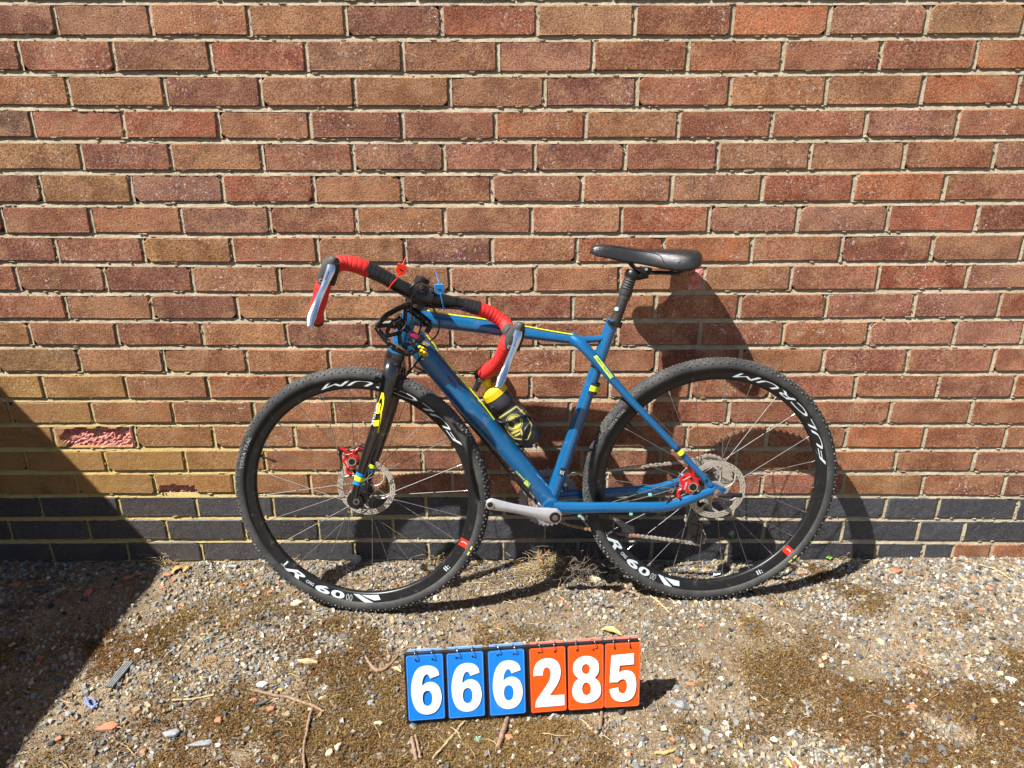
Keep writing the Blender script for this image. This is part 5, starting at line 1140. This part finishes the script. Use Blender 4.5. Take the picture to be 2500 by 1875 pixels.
for i, (ch, u0, rot, m) in enumerate(CARDS):
    cw, chh = .0805, .157; cd_ = .0030+.0004*i; cdn = R(rot)
    def C2(u, v, d=0.0):
        a, b = u-cw/2, v-chh; a, b = a*math.cos(cdn)-b*math.sin(cdn), a*math.sin(cdn)+b*math.cos(cdn)
        bulge = .0022*math.sin(max(0, min(1, 1-v/chh))*PI*.6)+.0006*math.sin(u*60+i)
        return NB(u0+cw/2+a, HB-.001+b, cd_+bulge+d)
    card = empty('card', parent=nbd)
    mb = MB(); nx_, ny_ = 8, 12
    out = rrect(0, 0, cw, chh); mb.add([C2(a, b) for a, b in out]+[C2(a, b, -.0012) for a, b in out], [list(range(len(out))), ], 0)
    n0 = len(out); mb.f += [[k, (k+1) % n0, n0+(k+1) % n0, n0+k] for k in range(n0)]; mb.m += [0]*n0; mb.sm += [False]*n0
    mb.build('card_sheet', M[m], card)
    inn = rrect(.0016, .0016, cw-.0016, chh-.0016, .004); inn2 = rrect(.0022, .0022, cw-.0022, chh-.0022, .0036); k0 = len(inn)
    mb = MB(); mb.add([C2(a, b, .0006) for a, b in inn+inn2], [[k, (k+1) % k0, k0+(k+1) % k0, k0+k] for k in range(k0)]); mb.build('card_border', M['cardedgeb'] if m == 'cardblue' else M['cardedger'], card)
    vs, fs = digit_mesh(ch); x0 = min(v[0] for v in vs); x1 = max(v[0] for v in vs)
    sc_ = .1185/375; mb = MB(); mb.add([C2(cw*.515+(x-(x0+x1)/2)*sc_, .1325-y*sc_, .0012) for x, y in vs], fs); mb.build('digit', M['cardwhite'], card)
    for uu in (.021, .057):
        c = NB(u0+uu+random.uniform(-.001, .001), HB+.0015, .0); tilt = random.uniform(-.5, .5); ax_ = (ex*math.cos(tilt)+ez*.0+en*math.sin(tilt)).normalized(); o2 = ax_.cross(ez).normalized()
        if o2.dot(en) < 0: o2 = -o2
        pts = [c+o2*(.0098*math.cos(t)+.000)+ez*(.0098*math.sin(t)-.0022) for t in np.linspace(0, 2*PI, 18, endpoint=False)]
        mb = MB(); mb.sweep(pts, .00085, 6, closed=True); mb.build('ring', M['chrome'], card)
        h = C2(uu, chh-.0105, .0010); mb = MB(); mb.cyl(h-en*.0002, h+en*.0002, .0021, 10); mb.build('punch_hole', M['board'], card)
    off_ = -.0105; a0 = .0035
    mb = MB(); bq = [NB(u0+a0, HB-.02, off_), NB(u0+cw-.002, HB-.02, off_), NB(u0+cw-.002, HB+.0055+random.uniform(-.001, .0015), off_), NB(u0+a0, HB+.0045+random.uniform(-.001, .0015), off_)]
    mb.prism(bq, en*-.002); mb.build('turned_cards', M['cardedgeb'] if m == 'cardblue' else M['cardedger'], card)

# ------------------------------------------------------------------ things lying about
def Lz(x, y): return x*.4521, 1350+y*.4521
def Rz(x, y): return 1500+x*.4521, 1350+y*.4521
def Sz(x, y): return 940+x*.31646, 1480+y*.31646
def Wz(x, y): return 1240+x*.252, 1300+y*.252
RR = random.Random(5)
def rock_mesh(w, l, h, sides=9, sharp=.38, layers=3):
    mb = MB(); base = [RR.uniform(1-sharp, 1+sharp*.4) for _ in range(sides)]; vs = []
    prof = [(-.5, .80), (-.1, 1.0), (.32, .95), (.5, .70)]
    for z, k in prof:
        for i in range(sides):
            a = 2*PI*i/sides+.2*math.sin(i*2.1); r = base[i]*k*RR.uniform(.94, 1.05); vs.append(Vector((w/2*r*math.cos(a), l/2*r*math.sin(a), h*(z+RR.uniform(-.07, .07)))))
    fs = [[r*sides+i, r*sides+(i+1) % sides, (r+1)*sides+(i+1) % sides, (r+1)*sides+i] for r in range(3) for i in range(sides)]
    vs.append(Vector((0, 0, h*.55))); t = len(vs)-1; fs += [[3*sides+i, 3*sides+(i+1) % sides, t] for i in range(sides)]
    fs.append(list(range(sides))[::-1]); mb.add(vs, fs); return mb
def rock(p, w, l, h, rot, m, name, cat, label, group=None, tilt=(0, 0)):
    q = at_z(*p); z = float(gh(q.x, q.y)); mb = rock_mesh(w, l, h, 7 if max(w, l) < .02 else 9)
    o = bpy.data.objects.new(name, mb.mesh(name, M[m])); COL.objects.link(o); o.location = (q.x, min(q.y, -.004-l*.3), z+h*.32+.001); o.rotation_euler = (tilt[0], tilt[1], R(rot)); tag(o, label, cat, group); return o
ro = rock
ro(Lz(215, 192), .070, .030, .008, 5, 'slate', 'slate_slab', 'slate', 'dark roofing slate slab lying in the big shadow by the wall')
ro(Lz(480, 215), .023, .050, .014, 8, 'pinkbrick', 'brick_fragment', 'brick fragment', 'upright pink brick fragment in the middle of the big shadow')
ro(Lz(223, 148), .026, .012, .007, 0, 'pinkbrick', 'brick_fragment', 'brick fragment', 'small pink brick sliver just behind the dark slate slab')
ro(Lz(85, 172), .036, .024, .009, 20, 'terracotta', 'tile_fragment', 'tile fragment', 'dull red tile fragment left of the dark slate slab')
ro(Lz(690, 132), .034, .018, .008, 30, 'terracotta', 'tile_fragment', 'tile fragment', 'orange tile shard near the wall inside the shadow edge')
ro(Lz(640, 176), .030, .013, .007, 15, 'terracotta', 'tile_fragment', 'tile fragment', 'narrow orange tile shard below the shard at the shadow edge')
ro(Lz(758, 116), .014, .010, .007, 0, 'terracotta', 'tile_fragment', 'tile fragment', 'small square orange chip near the wall inside the shadow edge')
ro(Lz(475, 372), .026, .018, .006, 12, 'slate', 'slate_shard', 'slate', 'blue grey slate shard in shadow below the pink brick fragment')
ro(Lz(902, 122), .030, .014, .008, 5, 'terracotta', 'tile_fragment', 'tile fragment', 'orange tile chip in sun where the shadow meets the wall')
ro(Lz(938, 152), .017, .012, .007, 60, 'terracotta', 'tile_fragment', 'tile fragment', 'pinkish tile chip just right of the shadow edge')
ro(Lz(880, 190), .020, .010, .006, 20, 'terracotta', 'tile_fragment', 'tile fragment', 'thin orange chip on the shadow edge near the wall')
ro(Lz(1460, 216), .022, .011, .006, 15, 'terracotta', 'tile_fragment', 'tile fragment', 'orange chip left of the front tyre')
ro(Lz(975, 282), .020, .014, .007, 10, 'terracotta', 'tile_fragment', 'tile fragment', 'pale orange chip in sun right of the big shadow')
ro(Lz(1605, 282), .036, .026, .013, 12, 'cream', 'cream_stone', 'stone', 'cream stone beside the bottom of the front tyre')
ro(Lz(1415, 340), .010, .018, .005, 10, 'greyslate', 'slate_shard', 'slate', 'narrow grey slate shard left of the front tyre')
ro(Lz(745, 540), .018, .015, .008, 20, 'white', 'white_stone', 'stone', 'white stone chip beside the shadow edge')
ro(Lz(745, 625), .018, .008, .005, -30, 'cream', 'cream_shard', 'stone', 'small cream shard right of the ribbed grey strip')
ro(Lz(375, 880), .020, .016, .009, 0, 'greyslate', 'grey_stone', 'stone', 'grey stone on the shadow edge below the blue loop')
ro(Lz(592, 950), .056, .026, .013, 14, 'terracotta', 'tile_fragment', 'tile fragment', 'largest orange tile fragment low on the left')
ro(Lz(1183, 925), .022, .018, .009, 0, 'terracotta', 'tile_fragment', 'tile fragment', 'triangular orange chip above the pale slate shard')
ro(Lz(1370, 795), .024, .013, .007, -5, 'terracotta', 'tile_fragment', 'tile fragment', 'orange chip just below the forked twig left end')
ro(Lz(1460, 845), .022, .018, .009, 40, 'terracotta', 'tile_fragment', 'tile fragment', 'orange chip under the middle of the forked twig')
ro(Lz(775, 1070), .016, .014, .007, 0, 'terracotta', 'tile_fragment', 'tile fragment', 'bright orange chip near the bottom left')
ro(Lz(318, 1010), .016, .014, .007, 20, 'terracotta', 'tile_fragment', 'tile fragment', 'orange chip beside the shadow edge low on the left')
ro(Lz(1515, 735), .020, .010, .006, 10, 'leaf', 'ochre_flake', 'flake', 'ochre flake above the forked twig')
ro(Lz(932, 985), .040, .022, .011, 10, 'greyslate', 'slate_shard', 'slate', 'thick grey slate piece on dark moss low on the left')
ro(Lz(1088, 1037), .056, .018, .006, 12, 'greyslate', 'slate_shard', 'slate', 'long pale slate shard at the bottom left of centre')
ro(Lz(1412, 715), .032, .020, .010, 10, 'white', 'white_stone', 'stone', 'white crumbly stone above the forked twig')
ro(Lz(1178, 1046), .016, .010, .006, 0, 'white', 'white_stone', 'stone', 'white chip right of the long pale slate shard')
ro(Lz(2003, 815), .016, .022, .008, -20, 'greyslate', 'grey_stone', 'stone', 'rounded grey stone left of the number board')
ro(Lz(1780, 1102), .018, .018, .010, 0, 'cream', 'pebble', 'stone', 'pale round pebble near the bottom edge right of the twig')
ro(Lz(1828, 1072), .014, .020, .009, -10, 'cream', 'pebble', 'stone', 'buff pebble beside the pale round pebble')
ro(Lz(2040, 935), .022, .012, .007, 0, 'cream', 'cream_stone', 'stone', 'cream stone at the lower left corner of the number board')
ro(Rz(1022, 125), .024, .016, .010, -5, 'terracotta', 'tile_fragment', 'tile fragment', 'squarish orange chip right of the rear tyre')
ro(Rz(1160, 146), .030, .010, .005, -15, 'slate', 'slate_shard', 'slate', 'slate shard in the rear wheel shadow')
ro(Rz(1515, 112), .038, .020, .009, -15, 'terracotta', 'tile_fragment', 'tile fragment', 'large flat orange fragment right of the rear wheel shadow')
ro(Rz(1785, 188), .026, .009, .005, 5, 'terracotta', 'tile_fragment', 'tile fragment', 'thin orange sliver on the grey chips at right')
ro(Rz(2025, 205), .022, .018, .008, -30, 'terracotta', 'tile_fragment', 'tile fragment', 'orange fragment below the bent straw at far right')
ro(Rz(1975, 312), .018, .012, .007, 0, 'terracotta', 'tile_fragment', 'tile fragment', 'orange chip second below the bent straw at right')
ro(Rz(1775, 285), .020, .016, .008, 0, 'cream', 'cream_stone', 'stone', 'yellowish cream stone at right on the grey chips')
ro(Rz(1150, 245), .016, .017, .008, 0, 'cream', 'cream_stone', 'stone', 'cream stone alone on bare sand at right')
ro(Rz(415, 710), .028, .011, .006, -20, 'terracotta', 'tile_fragment', 'tile fragment', 'orange sliver right of the number board shadow')
ro(Rz(1325, 556), .020, .012, .007, 0, 'slate', 'slate_shard', 'slate', 'dark slate chip at right above the mossy patch')
ro(Rz(1135, 570), .018, .013, .007, 0, 'cream', 'cream_stone', 'stone', 'cream stone left of the dark slate chip')
ro(Rz(1615, 832), .024, .012, .007, -5, 'terracotta', 'tile_fragment', 'tile fragment', 'orange chip in moss low on the right')
ro(Rz(1672, 660), .014, .012, .007, 0, 'terracotta', 'tile_fragment', 'tile fragment', 'small orange chip left of the black plastic strip')
ro(Rz(1755, 715), .012, .026, .006, 8, 'slate', 'plastic_strip', 'plastic scrap', 'short curved black strip on gravel at right')
ro(Rz(2140, 690), .026, .018, .009, -15, 'white', 'white_stone', 'stone', 'white stone near the right edge')
ro(Rz(860, 1012), .018, .014, .008, 0, 'white', 'white_stone', 'stone', 'white chip near the bottom right of centre')
ro(Rz(938, 1130), .011, .028, .006, 12, 'leaf', 'seed_husk', 'husk', 'ochre husk at the bottom edge right of centre')
ro(Rz(972, 1118), .010, .030, .006, 28, 'white', 'seed_husk', 'husk', 'white husk at the bottom edge beside the ochre husk')
ro(Rz(355, 822), .024, .022, .010, 0, 'greyslate', 'grey_stone', 'stone', 'cluster like grey stone below the board shadow')
ro(Sz(712, 1032), .017, .026, .003, -15, 'mint', 'glass_shard', 'glass shard', 'mint green shard below the number board')
ro(Sz(958, 1022), .024, .018, .006, -20, 'terracotta', 'tile_fragment', 'tile fragment', 'brown red chip right of the mint shard')
ro(Wz(850, 460), .034, .022, .014, -30, 'cream', 'cream_stone', 'stone', 'sandy stone in front of the battery holder')
ro(Wz(1125, 525), .022, .016, .010, 0, 'cream', 'cream_stone', 'stone', 'cream stone beneath the left of the rear tyre')
ro(Wz(1060, 380), .011, .009, .006, 0, 'terracotta', 'tile_fragment', 'tile fragment', 'tiny orange chip in shade beside the rear tyre')
ro(Lz(1930, 40), .034, .026, .030, 15, 'concrete', 'mortar_lump', 'mortar lump', 'grey mortar lump against the wall inside the front wheel')
# plates, strips, plastic
def thing_mesh(mb, name, m, label, cat): o = mb.build(name, m, None, mb.v[0]); tag(o, label, cat); return o
def gp(p, dz=.004):
    q = at_z(*p); return Vector((q.x, min(q.y, -.004), float(gh(q.x, q.y))+dz))
def gline(name, pts, r, m, label, cat, dz=.005, seg=7, n=8, wob=.0006):
    p = cr([gp(q, dz+(q[2] if len(q) > 2 else 0)) for q in pts], n); p = [q+Vector((RR.gauss(0, wob), RR.gauss(0, wob), RR.gauss(0, wob*.5))) for q in p]
    mb = MB(); mb.sweep(p, r, seg); o = mb.build(name, M[m], None, p[0]); tag(o, label, cat); return o
tw = empty('forked_twig', gp(Lz(1690, 832))); tag(tw, 'forked brown twig lying left of the number board', 'twig')
for nm, pts, r in (('branch', [Lz(1378, 748), Lz(1470, 768), Lz(1560, 780), Lz(1625, 812), Lz(1692, 834), Lz(1752, 868)], [.0042, .0036, .0034, .0036, .0036, .0022]), ('branch', [Lz(1692, 836), Lz(1672, 905), Lz(1655, 985), Lz(1643, 1070), Lz(1645, 1180)], [.0030, .0034, .0033, .0030, .0028])):
    p = cr([gp(q, .006) for q in pts], 8); mb = MB(); mb.sweep([q+Vector((RR.gauss(0, .0005), RR.gauss(0, .0005), 0)) for q in p], r, 8); mb.build(nm, M['twig'], tw)
gline('straw_stalk', [Lz(930, 806), Lz(1040, 798), Lz(1150, 782)], [.0028, .0024, .0022], 'straw', 'flat pale straw stalk left of the forked twig', 'straw')
gline('bent_straw', [Rz(1960, 90), Rz(2050, 115), Rz(2120, 155), Rz(2200, 205)], [.0020, .0022, .0018], 'straw', 'long bent straw on grey chips at far right', 'straw')
gline('straw_stalk', [Rz(182, 232), Rz(235, 275), Rz(298, 338)], [.0016, .0034, .0022], 'straw', 'pale straw blade under the rear tyre left side', 'straw')
gline('straw_stalk', [Sz(615, 900), Sz(490, 1050), Sz(370, 1195)], [.0022, .0028, .0022], 'straw', 'long straw stalk below the left of the number board', 'straw')
gline('bark_stick', [Sz(945, 868), Sz(912, 985), Sz(868, 1120)], [.0050, .0066, .0050], 'twig', 'flat grey brown stick below the number board', 'stick')
gline('bark_stick', [Sz(1672, 822), Sz(1665, 890), Sz(1658, 960)], [.0040, .0050, .0024], 'twig', 'short brown stick under the right of the board', 'stick')
gline('bark_stick', [Sz(205, 1035), Sz(225, 1110), Sz(245, 1200)], [.0036, .0044, .0040], 'twig', 'brown stick at the bottom edge left of the board', 'stick')
gline('bark_stick', [Sz(235, 1020), Sz(255, 1100), Sz(275, 1190)], [.0028, .0030, .0030], 'twig', 'thin brown stick beside the stick at the bottom edge', 'stick')
gline('bark_strip', [Lz(1975, 575), Lz(2030, 635), Lz(2090, 620), Lz(2150, 560)], [.0030, .0055, .0050, .0030], 'twig', 'curved strip of bark at the upper left of the board', 'bark', .004)
gline('bark_strip', [Lz(1612, 592), Lz(1665, 602), Lz(1718, 610)], [(.004, .006), (.008, .012), (.003, .005)], 'straw', 'buff bark flake left of the board', 'bark', .004)
gline('bark_strip', [Rz(215, 1085), Rz(275, 1082), Rz(335, 1062)], [.0026, .0044, .0024], 'leaf', 'orange brown curl at the bottom edge right of the board', 'bark', .004)
gline('bark_strip', [Wz(1050, 620), Wz(1120, 580), Wz(1190, 530)], [.0040, .0065, .0040], 'twig', 'rotten bark piece by the rear tyre', 'bark', .004)
gline('mint_strip', [Lz(1105, 478), Lz(1130, 462), Lz(1160, 440)], [(.002, .0045), (.0016, .003), (.002, .0045)], 'mint', 'mint green plastic strip on sand left of centre', 'plastic scrap', .004)
o = gline('blue_loop', [Lz(470, 800), Lz(490, 845), Lz(512, 850), Lz(520, 820), Lz(500, 802), Lz(480, 800), Lz(465, 822), Lz(500, 846), Lz(535, 835)], [.0020]*2, 'lilac', 'small looped lilac blue plastic tie on moss low left', 'plastic tie', .008)
sp = empty('ribbed_strip', gp(Lz(650, 665))); tag(sp, 'ribbed dark grey plastic strip lying near the shadow edge', 'plastic scrap')
a, b = gp(Lz(590, 735), .007), gp(Lz(705, 600), .007); d_ = (b-a).normalized(); s_ = d_.cross(Vector((0, 0, 1)))
mb = MB(); mb.box((a+b)/2, d_*((b-a).length/2), s_*.010, Vector((0, 0, .0018))); mb.build('strip_base', M['slate'], sp)
for k in range(4): mb = MB(); mb.box((a+b)/2+s_*(-.0075+.005*k)+Vector((0, 0, .0022)), d_*((b-a).length/2-.002), s_*.0010, Vector((0, 0, .0010))); mb.build('rib', M['greyslate'], sp)
a, b = gp(Lz(1365, 840), .006), gp(Lz(1472, 797), .008); d_ = (b-a).normalized(); s_ = d_.cross(Vector((0, 0, 1))); mb = MB(); mb.prism([a, (a+b)/2-s_*.004, b, (a+b)/2+s_*.004], Vector((0, 0, .003))); thing_mesh(mb, 'slate_shard', M['slate'], 'thin pointed black slate shard under the forked twig', 'slate')
def leaf(px, w, l, rot, lift, label, m='leaf'):
    c = gp(px, .004); mb = MB(); n_ = 9; vs = []
    ca, sa_ = math.cos(R(rot)), math.sin(R(rot))
    for i in range(n_):
        t = i/(n_-1); h = w/2*math.sin(PI*min(1, t*1.02))**.7*(1+.2*math.sin(t*17)); 
        for s in (-1, -.5, 0, .5, 1):
            x, y = (t-.5)*l, s*h; z = lift*math.sin(t*PI)*(.4+.6*abs(s))+.002*RR.random()
            vs.append(c+Vector((x*ca-y*sa_, x*sa_+y*ca, z)))
    fs = [[i*5+k, i*5+k+1, (i+1)*5+k+1, (i+1)*5+k] for i in range(n_-1) for k in range(4)]
    top_ = vs; bot_ = [v-Vector((0, 0, .0005)) for v in vs]; mb.add(top_, fs, 0, True); mb.add(bot_, [f[::-1] for f in fs], 0, True)
    o = mb.build('dead_leaf', M[m], None, c); tag(o, label, 'leaf')
leaf(Sz(1748, 205), .022, .060, -28, .010, 'curled tan leaf behind the right end of the number board')
leaf(Lz(962, 98), .018, .046, 55, .012, 'ochre leaf standing by the wall beside the shadow edge')
leaf(Lz(1008, 92), .014, .036, 80, .008, 'narrow dry leaf right of the ochre leaf')
leaf(Sz(90, 500), .010, .030, -30, .003, 'pale leaf scrap at the left side of the board', 'straw')
# paper scrap
mb = MB(); c = gp(Rz(545, 118), .006); pts = [c+Vector(p) for p in ((-.022, .008, .006), (-.006, -.002, .002), (-.010, -.012, 0), (.012, -.008, .004), (.020, .006, .010), (.004, .006, .003))]; mb.prism(pts, Vector((0, 0, .0012))); thing_mesh(mb, 'paper_scrap', M['white'], 'crumpled white scrap on gravel inside the rear wheel', 'paper scrap')
# battery holder, orange cap, washer
bh = empty('battery_holder', gp(Wz(915, 425))); tag(bh, 'black battery holder block lying by the wall between the wheels', 'battery holder')
c = gp(Wz(915, 420), .010); e1 = Vector((.86, -.50, 0)); e2 = Vector((.50, .86, 0)); mb = MB(); mb.box(c, e1*.017, e2*.012, Vector((0, 0, .009))); mb.build('holder_case', M['board'], bh)
for k in (-1, 1):
    mb = MB(); q = c+e2*(.006*k)+e1*.017+Vector((0, 0, .001)); mb.cyl(q-e1*.001, q+e1*.0012, .0048, 12); mb.build('battery_end', M['greyslate'], bh)
    mb = MB(); q = c+e2*(.005*k)+Vector((0, 0, .0092)); mb.box(q, e1*.014, e2*.0012, Vector((0, 0, .0008))); mb.build('slot', M['greyslate'], bh)
oc = empty('orange_cap', gp(Wz(800, 375))); tag(oc, 'orange cap with black rim beside the battery holder', 'cap')
c = gp(Wz(800, 365), .012); mb = MB(); mb.sweep([c+Vector((0, 0, -.010)), c+Vector((0, 0, .004)), c+Vector((-.002, 0, .010))], [.011, .010, .009], 14); mb.build('cap_shell', M['terracotta'], oc)
mb = MB(); mb.cyl(gp(Wz(812, 402), .002), gp(Wz(812, 402), .008), .0090, 14); mb.build('cap_rim', M['board'], oc)
for p, r_, m, lb in ((Lz(1315, 182), .0085, 'rust', 'rusty ring washer on gravel left of the front tyre'), (Wz(1195, 610), .0070, 'steel', 'steel ring washer on gravel under the rear tyre'), (Lz(1862, 556), .0050, 'slate', 'dark ring washer on sand above the board left corner')):
    c = gp(p, .005); mb = MB(); mb.sweep([c+Vector((r_*math.cos(t), r_*math.sin(t), .0006*math.cos(t))) for t in np.linspace(0, 2*PI, 16, endpoint=False)], .0019, 6, closed=True); o = mb.build('washer', M[m], None, c); tag(o, lb, 'washer')
mb = MB(); c = gp(Lz(1262, 84), .007); 
mb.sweep([c+Vector((-.012+.024*i/12, -.003*i/12, 0)) for i in range(13)], [.0048+.0010*(i % 2) for i in range(13)], 10); thing_mesh(mb, 'screw_plug', M['greyslate'], 'ribbed grey wall plug by the wall left of the front wheel', 'wall plug')
# dead weeds along the wall
def curl(c, n, spread, hgt, r, m, name, label, cat, parts=('stem',), kk=7):
    o = empty(name, c); tag(o, label, cat); mb = MB()
    for i in range(n):
        p = Vector(c)+Vector((RR.gauss(0, spread*.25), RR.gauss(0, spread*.12), 0)); d = Vector((RR.gauss(0, 1), RR.gauss(0, .5), abs(RR.gauss(.8, .5)))).normalized(); pts = [p.copy()]; stp = spread*RR.uniform(.12, .3)
        for j in range(kk):
            p = p+d*stp; d = (d+Vector((RR.gauss(0, .55), RR.gauss(0, .4), RR.gauss(-.06, .45)))).normalized(); p.z = min(max(p.z, c[2]-.002), c[2]+hgt); p.y = min(p.y, -.003); pts.append(p.copy())
        mb.sweep(cr(pts, 3), [r, r*.8, r*.45], 4)
    s_ = mb.build('stems', M[m], o); s_['kind'] = 'stuff'; return o
q = gp((1396, 1392), .0); q.y = -.055; curl(q, 170, .085, .085, .00095, 'greytwig', 'dead_weed', 'tangle of grey dead stems against the wall under the bicycle', 'dead weed')
q = gp((1330, 1398), .0); q.y = -.055; w_ = curl(q, 130, .060, .045, .0011, 'straw', 'dead_weed', 'straw coloured root tuft with an orange stump by the wall', 'dead weed')
mb = MB(); mb.sweep(cr([q+Vector((-.003, .004, 0)), q+Vector((-.010, .012, .030)), q+Vector((-.020, .016, .062))], 6), [.0075, .0048, .0022], 9); mb.sweep(cr([q+Vector((-.012, .012, .035)), q+Vector((-.004, .012, .050)), q+Vector((.014, .010, .072))], 4), [.0022, .0012], 6); mb.build('stump', M['rust'], w_)
for (px, py, n, sp_, hg, m, lb) in ((400, 1375, 26, .045, .040, 'straw', 'curling dry weed at the wall where the big shadow ends'), (2052, 1352, 22, .045, .030, 'straw', 'pale curly dead weed at the wall right of the rear wheel'), (1265, 1372, 12, .040, .050, 'straw', 'thin upright dry seed stem left of the orange stump'), (1075, 1375, 30, .05, .035, 'straw', 'loose dry grass at the wall inside the front wheel right side'),
   (1455, 1368, 14, .055, .045, 'greytwig', 'few grey stalks right of the grey tangle'), (700, 1372, 14, .05, .02, 'straw', 'flat straw wisps at the wall left inside the front wheel'), (520, 1625, 22, .030, .018, 'straw', 'small straw wisp on sand left of the centre')):
    q = at_z(px, py); q = Vector((q.x, min(q.y, -.018), float(gh(q.x, min(q.y, -.018))))); curl(q, n, sp_, hg, .0009, m, 'dead_weed', lb, 'dead weed')
sd = empty('seedling', gp((2014, 1362), .0)); tag(sd, 'tiny green seedling at the wall right of the rear tyre', 'seedling'); M['green'] = plain('seedling_green', (.16, .34, .05), .6)
q = gp((2014, 1362), .0); mb = MB(); mb.sweep([q, q+Vector((0, 0, .010))], .0008, 5); mb.build('stem', M['green'], sd)
for a in (0, 1.6, 3.2, 4.6): mb = MB(); mb.ball(q+Vector((.006*math.cos(a), .006*math.sin(a), .011)), .0048, 8, (1, .8, .25)); mb.build('leaf', M['green'], sd)
